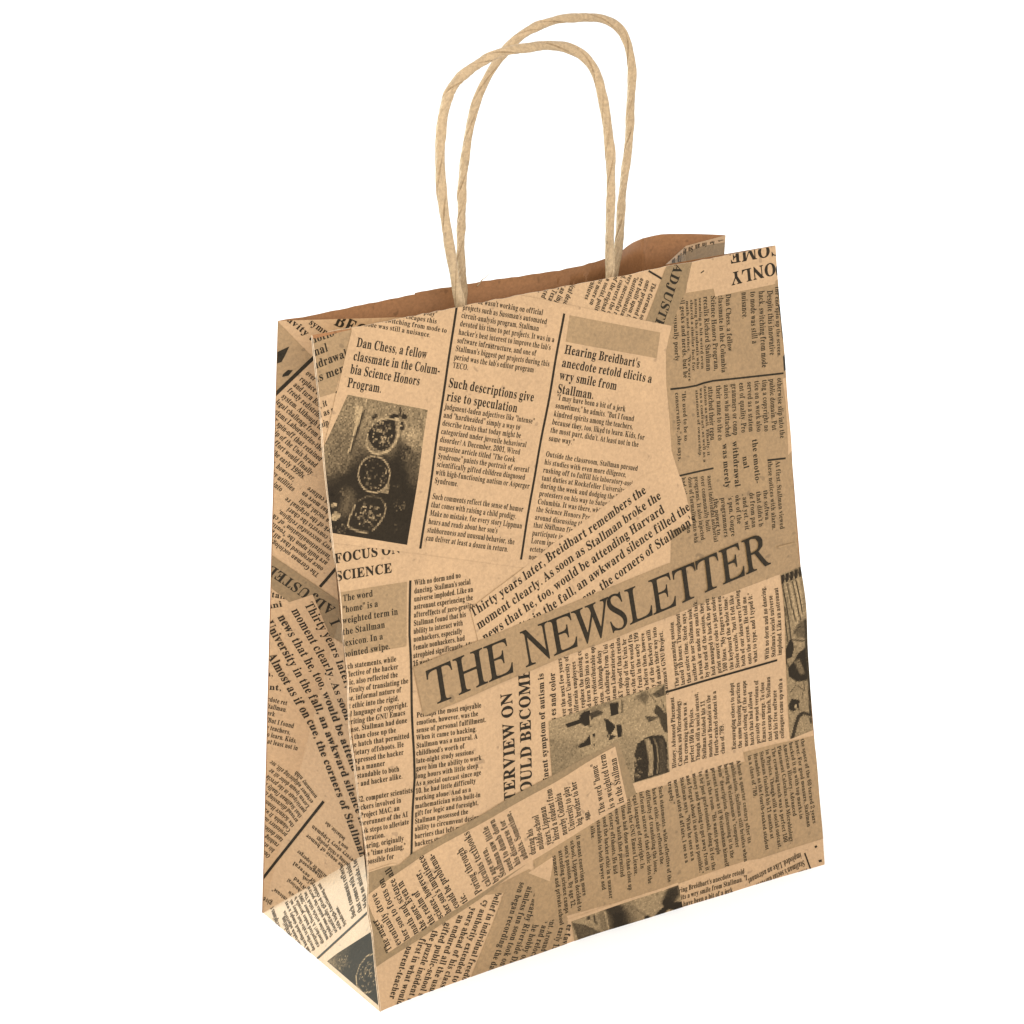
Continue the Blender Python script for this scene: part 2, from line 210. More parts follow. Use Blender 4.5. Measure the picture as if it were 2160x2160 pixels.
('T', 1.5, ['FOCUS ON'], (-0.011, 15.061), (1.546, 14.974), None, 0, 'FOCUS', 'B', 0.92, 0.311),
('T', 1.5, ['SCIENCE'], (-0.074, 14.493), (1.987, 14.337), None, 0, None, 'B', 0.92, 0.312),
('A',1,'grey',[(-0.328,14.129),(2.47,13.936),(2.212,11.87),(-0.518,12.066)]),
('T', 1.5, ['The word', '"home" is a', 'weighted term in', 'the Stallman', 'lexicon. In a', 'pointed swipe.'], (0.107, 13.787), (2.044, 12.96), (-0.053, 12.019), 2, None, 'B', 0.8, None),
('L',1.5,'ink',0.08,[(2.586,13.956),(2.36,12.208),(2.27,10.456),(2.136,8.34),(2.065,7.46),(1.865,6.311),(1.662,4.965)]),
('T', 1.5, ['With no dorm and no', "dancing, Stallman's social", 'universe imploded. Like an', 'astronaut experiencing the', 'aftereffects of zero-gravity,', 'Stallman found that his', 'ability to interact with', 'nonhackers, especially', 'female nonhackers, had', 'atrophied significantly. After', '16 weeks at the'], (2.719, 13.767), (4.778, 12.851), (2.375, 11.168), 3, None, 'R', 0.92, None),
('T', 1.5, ['Perhaps the most enjoyable', 'emotion, however, was the', 'sense of personal fulfillment.', 'When it came to hacking,', 'Stallman was a natural. A', "childhood's worth of", 'late-night study sessions', 'gave him the ability to work', 'long hours with little sleep.', 'As a social outcast since age', '10, he had little difficulty', 'working alone. And as a', 'mathematician with built-in', 'gift for logic and foresight,', 'Stallman possessed the', 'ability to circumvent design', 'barriers that left most', 'hackers stumped.'], (2.37, 9.432), (4.827, 8.703), (1.812, 5.187), 2, None, 'R', 0.92, None),
('T', 1.5, ['Such statements, while', 'reflective of the hacker', 'ethic, also reflected the', 'difficulty of translating the', 'loose, informal nature of', 'that ethic into the rigid,', 'legal language of copyright.', 'In writing the GNU Emacs', 'License, Stallman had done', 'more than close up the', 'escape hatch that permitted', 'proprietary offshoots. He', 'had expressed the hacker', 'ethic in a manner', 'understandable to both', 'lawyer and hacker alike.', '', 'By 1962, computer scientists', 'and hackers involved in', "MIT's Project MAC, an", 'early forerunner of the AI', 'Lab, took steps to alleviate', 'this frustration.', 'Time-sharing, originally', 'known as "time stealing,"', 'made it possible for'], (-0.171, 11.64), (2.096, 9.871), (-0.695, 5.151), 6, None, 'R', 0.92, None),
('A',6,'grey_brown',[(2.368,11.147),(8.022,11.851),(12.537,12.423),(12.704,10.6),(7.83,10.159),(2.616,9.429)]),
('T', 6.5, ['THE NEWSLETTER'], (3.022, 9.683), (16.793, 11.469), None, 0, None, 'N', 0.92, 1.22),
('A',6.4,'grey_warm',[(17.038,11.967),(17.863,11.955),(17.892,11.892),(17.088,11.899)]),
('T', 1.5, ['TERVIEW ON'], (5.72, 5.731), (5.916, 9.46), None, 0, None, 'B', 0.92, 0.439),
('T', 1.5, ['OULD BECOME'], (6.348, 5.841), (6.624, 9.726), None, 0, 'OULD BECOM', 'B', 0.92, 0.423),
('T', 1.5, ['inent symptom of autism is'], (7.007, 6.133), (7.142, 9.689), None, 0, 'inent symptom of autism i', 'B', 0.92, 0.215),
('T', 1.5, ['behaviors es and color'], (7.461, 6.97), (7.583, 9.741), None, 0, None, 'B', 0.92, 0.227),
('T', 1.5, ['over the next few years', 'and other University of', 'california employees', 'to replace the missing co', 'and turn BSD into a co', 'freely redistributable op', 'system. Although delay', 'legal challenge from Uni', 'Systems Laboratories-th', 'AT&T spin-off that retain', 'ownership of the Unix br', 'name-the effort would fin', 'bear fruit in the early 199', 'Even before then, howeve', 'many of the Berkeley utili', 'would make their way into', "Stallman's GNU Project."], (7.891, 8.013), (7.906, 9.852), (11.984, 7.869), 0, 'over the next few ye', 'R', 0.92, None),
('P',2,0.82,0.06,[(7.218,8.115),(11.882,8.282),(11.797,5.141),(7.1,5.083)],[('f',0.68,0.35,1.0,[(7.152,7.48),(8.176,7.155),(8.452,6.586),(6.832,5.71)]),('f',0.6,0.12,1.0,[(8.41,8.037),(8.99,8.151),(9.731,8.199),(9.685,8.064),(8.977,8.008),(8.576,8.023)]),('f',0.7,0.3,1.0,[(9.924,6.958),(10.514,6.671),(10.289,5.083),(9.93,5.471)]),('f',0.06,0.015,1.0,[(7.863,7.846),(7.894,7.727),(8.121,7.692),(8.454,7.725),(8.608,7.582),(8.762,7.558),(8.828,7.679),(8.802,7.847),(8.853,7.981),(8.822,8.083),(8.616,8.107),(8.476,8.026),(8.4,7.892)]),('f',0.24,0.03,1.0,[(8.84,7.984),(9.112,8.023),(9.374,7.898),(9.301,7.832),(8.991,7.793),(8.857,7.71)]),('f',0.95,0.03,1.0,[(8.809,7.693),(8.899,7.691),(8.873,7.58)]),('f',0.3,0.03,1.0,[(8.851,7.52),(8.847,7.51),(8.838,7.503),(8.825,7.5),(8.81,7.501),(8.795,7.507),(8.783,7.517),(8.776,7.528),(8.773,7.54),(8.777,7.55),(8.787,7.557),(8.8,7.561),(8.815,7.559),(8.829,7.553),(8.841,7.544),(8.849,7.532)]),('f',0.1,0.015,1.0,[(9.639,8.104),(9.985,8.094),(9.963,7.676),(9.64,7.647)]),('f',0.9,0.02,1.0,[(9.997,7.988),(10.079,7.984),(10.053,7.742),(9.98,7.736)]),('f',0.42,0.04,1.0,[(10.102,8.11),(10.183,8.108),(10.14,7.692),(10.06,7.682)]),('f',0.06,0.015,1.0,[(9.377,7.659),(9.534,7.582),(9.745,7.35),(9.765,7.235),(9.653,7.104),(9.55,7.041),(9.483,7.092),(9.434,7.25)]),('f',0.06,0.015,1.0,[(9.812,7.305),(10.028,7.298),(10.003,6.881),(9.851,6.882),(9.819,7.129)]),('f',0.97,0.015,1.0,[(9.763,7.244),(9.818,6.968),(9.624,7.073)]),('f',0.07,0.015,1.0,[(9.538,7.049),(9.767,6.951),(9.597,6.859),(9.493,6.854)]),('f',0.2,0.02,1.0,[(9.489,7.017),(9.484,6.998),(9.475,6.983),(9.461,6.975),(9.446,6.974),(9.432,6.982),(9.421,6.996),(9.414,7.015),(9.413,7.035),(9.418,7.054),(9.428,7.069),(9.441,7.077),(9.456,7.078),(9.47,7.07),(9.482,7.056),(9.488,7.037)]),('f',0.06,0.015,1.0,[(8.286,6.98),(8.53,7.034),(8.778,7.235),(8.787,6.88),(8.555,6.866),(8.317,6.893)]),('f',0.12,0.02,1.0,[(8.868,7.213),(8.977,7.259),(8.965,7.115),(8.875,7.137)]),('f',0.15,0.02,1.0,[(8.877,6.857),(8.952,6.883),(8.935,6.769)]),('f',0.9,0.02,1.0,[(8.796,7.054),(8.879,7.063),(8.829,6.869)]),('f',0.5,0.08,1.0,[(8.094,7.002),(8.276,6.983),(8.217,6.896)]),('f',0.48,0.07,1.0,[(10.675,8.123),(11.079,8.211),(11.201,8.029),(11.033,7.73),(10.884,7.898)]),('f',0.32,0.03,1.0,[(10.956,7.367),(11.55,7.183),(11.108,7.103)]),('f',0.26,0.02,1.0,[(11.338,7.436),(11.459,7.649),(11.615,7.517),(11.763,7.272),(11.898,7.262),(11.882,6.523),(11.706,6.6),(11.564,6.95),(11.547,7.148),(11.364,7.365)]),('f',0.36,0.03,1.0,[(11.33,8.051),(11.646,8.157),(11.865,8.255),(11.828,7.878),(11.483,7.897)]),('s',0.5,0.02,1.0,[(11.143,8.19),(11.467,7.73)],0.04),('s',0.5,0.03,1.0,[(11.673,7.768),(11.829,7.256)],0.04),('d',0.5,30,71,0.06,(10.892,7.984),(0.292,-0.068),(-0.025,-0.259)),('f',0.14,0.02,1.0,[(10.333,5.148),(10.43,6.161),(10.566,6.482),(10.882,6.594),(11.014,6.618),(11.357,6.588),(11.628,6.501),(11.761,6.195),(11.777,5.154)]),('f',0.76,0.02,1.0,[(10.864,6.554),(11.047,6.542),(11.157,6.271),(11.161,5.764),(11.101,5.232),(10.89,5.228),(10.963,5.667),(10.935,6.122)]),('f',0.06,0.015,1.0,[(11.073,6.589),(11.19,6.588),(11.277,6.209),(11.281,5.731),(11.228,5.258),(11.123,5.248),(11.171,5.761),(11.15,6.273)]),('s',0.62,0.02,1.0,[(11.248,6.483),(11.356,6.158),(11.35,5.711),(11.276,5.245)],0.06),('f',0.3,0.03,1.0,[(11.466,6.455),(11.65,6.346),(11.69,5.915),(11.663,5.202),(11.342,5.197),(11.432,5.838)]),('d',0.75,26,72,0.11,(11.768,5.653),(0.057,-0.016),(-0.042,-0.469)),('d',0.78,26,73,0.1,(10.522,5.659),(0.162,-0.04),(-0.031,-0.475))]),
('T', 1.5, ['The programming session', 'lasted 10 hours. Throughout', 'that entire time, Steele says,', 'neither he nor Stallman took', 'a break or made any small talk.', 'by the end of the session, they', 'had managed to hack the prett', 'print source code to just under', '100 lines. "My fingers were on', 'the keyboard the whole time,"', 'Steele recalls, "but it felt like', 'both of our ideas were flowing', 'onto the screen. He told me', 'what to type, and I typed it."'], (12.456, 8.045), (12.465, 10.335), (15.801, 8.111), 0, None, 'R', 0.92, None),
('T', 1.5, ['With no dorm and no dancing,', "Stallman's social universe", 'imploded. Like an astronaut'], (16.312, 8.101), (16.384, 10.69), (16.853, 8.114), 0, None, 'R', 0.92, None),
('L',1.6,'ink',0.075,[(11.866,7.982),(16.631,7.965)]),
('T', 1.5, ['History, Advanced Placement', 'Calculus, and Microbiology.', 'The crowning touch was a', 'perfect 100 in Physics.', 'Though still a social outcast,', 'Stallman finished his 11', 'months at Brandeis as the', 'fourth-ranked student in a', 'class of 789.'], (12.099, 5.208), (12.199, 7.743), (14.128, 5.196), 0, None, 'R', 0.92, None),
('T', 1.5, ['Encouraging others to adopt', 'the same licensing practices', 'meant closing off the escape', 'hatch that had allowed', 'privately owned versions of', 'Emacs to emerge. To close', 'that escape hatch, Stallman', 'and his free software', 'colleagues came up with a'], (14.621, 5.23), (14.736, 7.628), (16.713, 5.095), 0, None, 'R', 0.92, None),
('P',2,0.74,0.07,[(17.094,10.961),(18.124,11.048),(18.165,5.086),(16.953,4.988)],[('f',0.13,0.02,1.0,[(17.098,10.916),(17.242,10.927),(17.247,10.747),(17.178,10.618),(17.074,10.593)]),('f',0.13,0.02,1.0,[(17.297,10.939),(17.441,10.951),(17.445,10.77),(17.375,10.64),(17.271,10.616)]),('f',0.13,0.02,1.0,[(17.496,10.962),(17.639,10.974),(17.643,10.794),(17.572,10.664),(17.468,10.639)]),('f',0.13,0.02,1.0,[(17.695,10.986),(17.838,10.998),(17.841,10.818),(17.77,10.687),(17.666,10.662)]),('f',0.13,0.02,1.0,[(17.894,11.011),(18.037,11.023),(18.039,10.842),(17.967,10.711),(17.863,10.686)]),('f',0.9,0.06,1.0,[(17.208,10.523),(17.867,10.617),(17.857,9.303),(17.432,9.016)]),('s',0.18,0.02,1.0,[(17.132,10.589),(17.164,9.662),(17.265,8.567)],0.05),('s',0.2,0.02,1.0,[(17.333,10.568),(17.4,9.703),(17.512,9.192)],0.05),('s',0.2,0.02,1.0,[(17.54,10.584),(17.609,9.751),(17.716,9.191)],0.05),('s',0.22,0.02,1.0,[(17.72,10.611),(17.759,10.007),(17.795,9.415)],0.05),('s',0.25,0.02,1.0,[(17.064,9.783),(17.087,9.099),(17.116,8.505)],0.05),('f',0.46,0.05,1.0,[(17.394,8.83),(17.67,9.105),(17.937,9.162),(17.945,8.491),(17.532,8.591)]),('s',0.3,0.02,1.0,[(17.421,8.775),(17.603,8.926),(17.839,8.918)],0.04),('s',0.85,0.03,1.0,[(17.413,8.581),(17.489,8.267)],0.06),('s',0.85,0.03,1.0,[(17.648,8.524),(17.695,8.217)],0.06),('s',0.3,0.03,1.0,[(17.324,8.553),(17.821,8.383)],0.05),('f',0.09,0.02,1.0,[(16.972,8.194),(17.206,8.557),(17.297,8.619),(17.399,8.239),(17.275,7.922),(17.028,7.922)]),('s',0.2,0.02,1.0,[(17.002,7.988),(17.096,7.617)],0.05),('f',0.1,0.03,1.0,[(17.093,7.568),(17.371,7.749),(17.564,8.0),(17.93,8.134),(17.983,7.102),(17.851,6.926),(17.431,6.978),(17.099,7.258)]),('f',0.58,0.04,1.0,[(17.358,7.727),(17.611,7.79),(17.813,7.192),(17.594,7.186)]),('d',0.3,26,81,0.07,(17.589,7.496),(0.203,-0.05),(-0.023,-0.293)),('s',0.22,0.03,1.0,[(17.928,9.091),(17.96,7.107),(17.932,5.392)],0.11),('s',0.42,0.02,1.0,[(17.111,6.646),(17.374,6.853)],0.04),('s',0.42,0.02,1.0,[(17.45,6.844),(17.697,6.602),(17.607,6.33)],0.04),('s',0.5,0.02,1.0,[(17.717,6.869),(17.742,6.567)],0.04),('f',0.1,0.02,1.0,[(17.022,6.25),(17.165,6.421),(17.509,6.28),(17.432,6.053),(17.233,5.944),(17.029,6.042)]),('s',0.2,0.02,1.0,[(17.43,6.176),(17.469,5.922)],0.035),('f',0.9,0.02,1.0,[(17.364,6.094),(17.359,6.065),(17.346,6.043),(17.33,6.03),(17.312,6.028),(17.294,6.038),(17.281,6.059),(17.273,6.086),(17.271,6.116),(17.277,6.145),(17.289,6.167),(17.306,6.18),(17.324,6.182),(17.341,6.172),(17.355,6.152),(17.363,6.124)]),('s',0.2,0.02,1.0,[(17.062,5.01),(17.241,5.412),(17.403,5.707),(17.589,5.78),(17.983,5.602)],0.15),('s',0.75,0.02,1.0,[(17.631,5.711),(18.006,5.533)],0.04)]),
('A',2,'grey_warm',[(6.178,3.623),(10.341,4.736),(12.753,4.676),(14.941,4.696),(14.909,5.029),(16.303,4.969),(18.111,4.849),(18.126,0.991),(15.297,0.934),(14.713,1.032),(11.794,0.961),(9.856,0.947),(7.323,1.074),(6.063,1.119),(6.191,2.393)]),
('T', 2.5, ['Such statements, while reflective of the', 'hacker ethic, also reflected the', 'difficulty of translating the loose,', 'informal nature of that ethic into the', 'legal language of copyright. In', 'writing the GNU Emacs License,', 'Stallman had done more than close up', 'the escape hatch that permitted', 'proprietary offshoots. He had', 'expressed the hacker ethic in a manner', 'understandable to both lawyer and', 'hacker alike.'], (11.285, 4.739), (11.44, 1.131), (8.437, 4.766), 0, None, 'M', 0.85, None),
('T', 2.5, ['About a quarter century after its', 'publication, Stallman still bristles when', 'hearing Weizenbaum\'s "computer', 'bum" description, discussing it in the', 'present tense as if Weizenbaum himself', 'was in the room. "He wants people', 'to be just professionals, doing it for the', 'money and wanting to get away from it', 'and forget about it as soon as possible,"', 'Stallman says. "What he sees as a', 'normal state of affairs, I see as a', 'tragedy."'], (14.586, 4.803), (14.853, 1.635), (11.685, 4.787), 0, None, 'M', 0.85, None),
('T', 2.5, ['the space of the 60 turned 2 years', 'lower. For good measure, Stallman', 'backed it up with top marks in', 'American History, Advanced', 'Placement Calculus, and Microbiology.', 'The crowning touch was a perfect 100', 'in Physics. Though still a social outcast,', 'Stallman finished his 11 months at', 'Brandeis as the fourth-ranked student', 'in a class of 789.'], (17.405, 4.874), (17.619, 1.645), (15.08, 4.859), 0, None, 'M', 0.85, None),
('T', 1.5, ["ring Breidbart's anecdote retold", 'its a wry smile from Stallman. "I', 'have been a bit of a jerk', 'times," he admits. "But I'], (11.904, 0.593), (14.651, 0.565), (12.169, -0.266), 0, None, 'R', 0.92, None),
('T', 1.5, ['With no dorm and no dancing', "Stallman's social universe", 'imploded. Like an astronaut'], (17.269, 0.067), (14.768, 0.31), (17.023, 0.717), 2, None, 'R', 0.92, None),
('L',1.6,'ink',0.06,[(17.192,0.653),(17.414,-0.076)]),
('A',1.6,'ink',[(17.608,0.79),(17.697,0.818),(17.74,0.755),(17.66,0.708)]),
('A',1.6,'ink',[(17.744,0.231),(17.879,0.233),(17.884,0.143),(17.768,0.147)]),
('A',2.1,'paper',[(7.384,0.917),(9.94,0.973),(11.863,1.017),(11.925,0.859),(9.978,0.844),(7.527,0.754)]),
('P',2.2,0.8,0.06,[(7.569,0.8),(11.878,0.925),(12.308,-1.242),(7.863,-1.041)],[('f',0.52,0.3,1.0,[(8.73,0.779),(9.893,0.75),(10.216,0.096),(10.02,-0.311),(8.887,-0.187)]),('f',0.1,0.2,1.0,[(9.022,0.817),(9.4,0.893),(9.723,0.522),(9.844,0.044),(9.784,-0.208),(9.216,-0.165),(9.185,0.321)]),('f',0.18,0.08,1.0,[(8.857,0.883),(9.317,0.91),(9.644,0.743),(9.558,0.57),(9.144,0.574)]),('f',0.4,0.02,1.0,[(7.589,0.754),(8.15,0.485),(8.76,0.01),(8.542,-0.125),(8.146,-0.112),(7.857,-0.05)]),('f',0.07,0.02,1.0,[(7.842,-0.101),(7.922,-0.032),(8.11,-0.052),(8.32,-0.255),(8.128,-0.272),(8.01,-0.191)]),('s',0.9,0.02,1.0,[(7.859,-0.024),(8.112,-0.034),(8.343,-0.236)],0.05),('f',0.25,0.04,1.0,[(8.323,0.697),(8.318,0.671),(8.303,0.652),(8.282,0.643),(8.257,0.645),(8.231,0.658),(8.209,0.681),(8.195,0.709),(8.19,0.738),(8.195,0.764),(8.209,0.783),(8.231,0.792),(8.256,0.789),(8.282,0.776),(8.303,0.754),(8.318,0.726)]),('f',0.4,0.05,1.0,[(8.049,0.822),(8.044,0.805),(8.032,0.793),(8.013,0.788),(7.991,0.792),(7.969,0.802),(7.95,0.818),(7.937,0.838),(7.933,0.858),(7.937,0.874),(7.95,0.886),(7.969,0.891),(7.991,0.887),(8.013,0.877),(8.032,0.861),(8.044,0.841)]),('s',0.28,0.04,1.0,[(8.48,0.736),(8.514,0.525),(8.586,0.402)],0.07),('s',0.6,0.05,1.0,[(8.731,0.819),(8.816,0.23)],0.06),('s',0.92,0.05,1.0,[(8.917,0.762),(9.066,0.072)],0.06),('s',0.55,0.05,1.0,[(9.973,0.647),(10.509,0.17)],0.05),('f',0.14,0.14,1.0,[(11.283,0.649),(11.473,0.915),(11.883,0.932),(11.922,0.559),(11.69,0.263),(11.222,0.403)]),('f',0.07,0.02,1.0,[(10.475,-0.248),(10.517,0.127),(10.634,0.124),(10.816,-0.087),(11.056,0.127),(11.275,0.257),(11.213,0.487),(11.398,0.554),(11.732,0.291),(12.038,0.249),(12.141,-0.227),(11.48,0.113),(11.153,-0.119),(10.781,-0.221)]),('f',0.9,0.02,1.0,[(11.094,-0.063),(11.545,0.053),(11.791,-0.109),(11.205,-0.237)]),('s',0.2,0.03,1.0,[(11.128,-0.15),(11.246,-0.03)],0.07),('f',0.12,0.02,1.0,[(9.953,-0.148),(10.201,-0.152),(10.38,-0.229),(10.023,-0.274)])]),
('A',1.8,'grey_brown',[(4.023,2.866),(5.989,3.222),(6.817,2.534),(7.136,1.737),(7.437,0.952),(7.376,-0.173),(6.011,-0.172),(3.925,-0.152),(3.527,-0.076),(4.976,2.665)]),
('A',2.2,'paper',[(5.956,3.094),(6.963,3.433),(6.772,2.547)]),
('T', 2.55, ['it meant courting more', 'school, Lippman decided to', "son's passion. By age 12,", 'attending science camps', 'summer and private school'], (7.873, 3.892), (8.048, 1.603), (6.906, 3.45), 0, None, 'M', 0.92, None),
('T', 1.9, ['divorce and relocation', 'took up the hobby of rec', 'in nearby Riverside Driv', 'aimless fun soon took on a', 'son began recording the data'], (6.798, 1.862), (4.612, -0.137), (5.634, 2.862), 3, None, 'M', 0.92, None),
('T', 1.95, ['ment. Around'], (6.824, 1.333), (6.32, 0.055), None, 0, None, 'M', 0.92, 0.241),
('T', 1.95, ['early 1960s'], (7.096, 0.724), (6.636, -0.365), None, 0, None, 'M', 0.92, 0.25),
('T', 1.95, ['er favori'], (7.416, 0.734), (7.09, -0.295), None, 0, None, 'M', 0.92, 0.247),
('T', 1.5, ['belief in individual freedom', 'cy authority extended to the', 'years ahead of his classma', 'an endured all the usual', 'gifted public-school stu', 'the puzzle incident to', 'first in what would be', 'parent-teacher'], (4.67, 2.793), (3.099, -0.199), (1.247, 1.899), 0, None, 'B', 0.92, None),
('A',4,'grey_dark',[(-0.452,4.355),(-0.132,4.408),(-0.023,4.822),(0.692,4.833),(1.182,4.757),(1.705,5.002),(2.451,5.141),(5.327,5.839),(7.517,6.313),(9.829,6.741),(10.38,4.735),(7.605,4.066),(3.987,2.743),(1.782,2.02),(0.024,1.545),(-0.458,1.62)]),
('A',5,'paper',[(-0.036,4.103),(0.893,4.454),(2.076,4.827),(6.056,5.694),(9.697,6.6),(10.004,4.524),(8.18,4.071),(4.352,3.031),(0.514,1.897)]),
('A',3.8,'paper',[(-0.287,4.918),(0.089,4.863),(0.916,4.878),(1.128,4.772),(-0.08,4.441),(-0.291,4.358)]),
('T', 5.5, ['The anger', 'eventually drove', 'her son to focus on', 'math and science all'], (0.674, 1.966), (0.322, 4.131), (1.687, 2.246), 1, None, 'B', 0.92, None),
('T', 5.5, ['the more. Even in', 'the realm of', 'science, however,', "her son's impatience", 'could be problema-', 'tic.'], (1.997, 2.323), (2.069, 4.863), (3.554, 2.822), 3, None, 'M', 1.03, None),
('T', 5.5, ['Poring through', 'calculus textbooks'], (4.108, 3.017), (3.547, 4.727), (4.489, 3.148), 0, None, 'B', 0.92, None),
('T', 5.5, ['by age seven,', 'Stallman saw little', 'need to dumb down', 'his discourse for', 'adults. Sometime,'], (4.785, 3.187), (4.527, 5.199), (5.962, 3.664), 1, None, 'M', 1.03, None),
('T', 5.5, ['during his', 'middle-school', 'years, Lippman', 'hired a student from', 'nearby Columbia', 'University to play', 'big brother to her', 'son.'], (6.266, 3.727), (8.02, 5.828), (8.449, 4.341), 6, None, 'M', 1.03, None),
('T', 5.5, ['The word "home"', 'is a weighted term', 'in the Stallman'], (9.098, 4.404), (8.934, 6.224), (9.859, 4.553), 0, None, 'B', 0.92, None),
('T', 5.5, ['tic."'], (8.494, 4.455), (8.399, 4.669), None, 0, None, 'M', 0.92, 0.134),
]
ART['L']=[
('A',1,'grey',[(-0.163,22.423),(-0.004,22.325),(1.087,21.217),(0.12,19.968),(-0.146,19.731)]),
('A',1.5,'ink',[(-0.135,21.209),(0.175,21.397),(0.374,21.505),(0.248,21.181),(0.141,20.955),(-0.082,20.869)]),
('A',1.5,'ink',[(0.196,20.54),(0.35,20.696),(0.507,20.695),(0.377,20.501),(0.176,20.44)]),
('L',1.6,'ink',0.12,[(-0.101,19.743),(1.212,21.234)]),
('T', 1.5, ['gravity to'], (-0.034, 22.623), (1.224, 21.586), None, 0, None, 'B', 0.92, 0.218),
('T', 1.5, ['symptom'], (0.948, 22.314), (1.712, 21.774), None, 0, 'sympto', 'B', 0.92, 0.219),
('T', 1.5, ['BECOME'], (1.739, 22.334), (2.715, 21.95), None, 0, 'BEC', 'B', 0.92, 0.409),
('T', 1.5, ['over California', 'replace the missing', 'and turn BSD into a', 'freely redistributable', 'system. Although the', 'legal challenge from U', 'Systems Laboratories-the', 'AT&T spin-off that retained', 'ownership of the Unix brand', 'name-the effort would finally', 'bear fruit in the early 1990s.', 'Even before then, however,', 'many of the Berkeley utilities', 'would make their way into', 'his.'], (0.894, 20.578), (1.46, 18.268), (-1.724, 17.641), 5, None, 'R', 0.92, None),
('T', 1.5, ['The German sociologist', 'once proposed that all great', 'are built upon the "routini', '"institutionalization" of ch', 'a very successful religion,', 'then, converts the chari', 'the work of the original re', 'ally into a social, polit', 'apparatus has more en', 'religious mass culture'], (1.575, 13.451), (-0.148, 14.748), (2.746, 15.408), 0, None, 'R', 0.92, None),
('L',1.6,'ink',0.1,[(1.599,12.976),(2.269,13.925)]),
('A',2,'grey_dark',[(-0.253,14.233),(-0.135,14.16),(1.6,12.935),(2.424,12.351),(2.643,10.977),(1.987,11.108),(1.379,12.497),(0.609,12.35),(-0.132,12.959),(-0.275,13.1)]),
('T', 2.5, ['ADJUSTED'], (2.149, 12.218), (-0.051, 13.761), None, 0, None, 'B', 0.92, 0.364),
('T', 2.5, ['I'], (2.339, 11.713), (2.22, 11.901), None, 0, None, 'N', 0.92, 0.346),
('A',3,'paper',[(0.609,12.361),(1.374,12.684),(2.01,11.109),(2.991,10.82),(3.13,9.046),(0.706,8.554)]),
('T', 3.5, ['Thirty years later,', 'moment clearly. As soon', 'news that he, too, would be attend', 'University in the fall, an awkward silence in', 'room. Almost as if on cue, the corners of Stallman'], (1.103, 12.296), (2.809, 8.242), (-0.636, 11.266), 1, None, 'B', 0.82, None),
('T', 1.5, ['Stallman'], (-0.16, 12.533), (1.053, 12.4), None, 0, None, 'B', 0.92, 0.212),
('T', 1.5, ['uni'], (-0.121, 12.055), (0.402, 12.179), None, 0, None, 'B', 0.92, 0.212),
('T', 1.5, ['n,'], (-0.102, 9.491), (0.144, 9.526), None, 0, None, 'B', 0.92, 0.218),
('T', 1.5, ['int,'], (-0.091, 8.998), (0.433, 8.981), None, 0, None, 'B', 0.92, 0.219),
('T', 1.5, ['ecdote ret', 'Stallman.', 'jerk', '"But I found', 'e teachers,', 'o learn. Kids,', 'at least not in'], (-0.12, 8.577), (0.629, 8.417), (-0.007, 6.891), 0, None, 'R', 0.92, None),
('T', 1.5, ['Outside the classroom, Stallman', 'his studies with even more', 'rushing off to fulfill the', 'tant duties during the', 'protesters on his way it', 'Columbia. It was there on', 'the Science Honors and', 'around discussing House', 'that Stallman finally say', 'participate in the precla', 'Lorem ipsum dolor sit ar', 'ectetuer adipiscing elit, sec', 'nonummy nibh'], (0.229, 2.396), (0.163, 6.235), (1.89, 5.126), 11, None, 'R', 0.92, None),
('L',1.6,'ink',0.1,[(-0.134,1.261),(2.146,5.015)]),
('T', 1.5, ['the sense of humor'], (3.197, 2.879), (1.583, 3.616), None, 0, None, 'R', 0.92, 0.167),
('T', 1.5, ['raising a child prodigy.'], (3.393, 3.018), (1.971, 3.67), None, 0, None, 'R', 0.92, 0.167),
('T', 1.5, ['every story Lippman'], (3.502, 3.274), (1.788, 4.025), None, 0, None, 'R', 0.92, 0.167),
('T', 1.5, ["son's"], (3.268, 3.635), (2.88, 3.788), None, 0, None, 'R', 0.92, 0.166),
('T', 1.5, ['behavior, she'], (3.115, 3.949), (2.31, 4.341), None, 0, None, 'R', 0.92, 0.167),
('T', 1.5, ['autism or Asperger'], (2.596, 2.259), (1.268, 2.898), None, 0, None, 'R', 0.92, 0.169),
('T', 1.5, ['diagnosed'], (2.311, 2.237), (1.369, 2.587), None, 0, None, 'R', 0.92, 0.169),
('T', 1.5, ['of several'], (2.07, 1.958), (1.144, 2.413), None, 0, None, 'R', 0.92, 0.171),
('T', 1.5, ['The Geek'], (2.081, 1.813), (1.542, 2.002), None, 0, None, 'R', 0.92, 0.169),
('T', 1.5, ['Wired'], (1.73, 1.585), (1.211, 1.841), None, 0, None, 'R', 0.92, 0.173),
('T', 1.5, ['behavioral'], (1.614, 1.357), (0.957, 1.69), None, 0, None, 'R', 0.92, 0.173),
('T', 1.5, ['to be'], (1.233, 1.152), (1.015, 1.227), None, 0, None, 'R', 0.92, 0.172),
('T', 1.5, ['"intense"'], (1.013, 0.877), (0.357, 1.138), None, 0, None, 'R', 0.92, 0.173),
('T', 1.5, ['give'], (0.359, 0.552), (0.011, 0.669), None, 0, None, 'B', 0.92, 0.227),
]
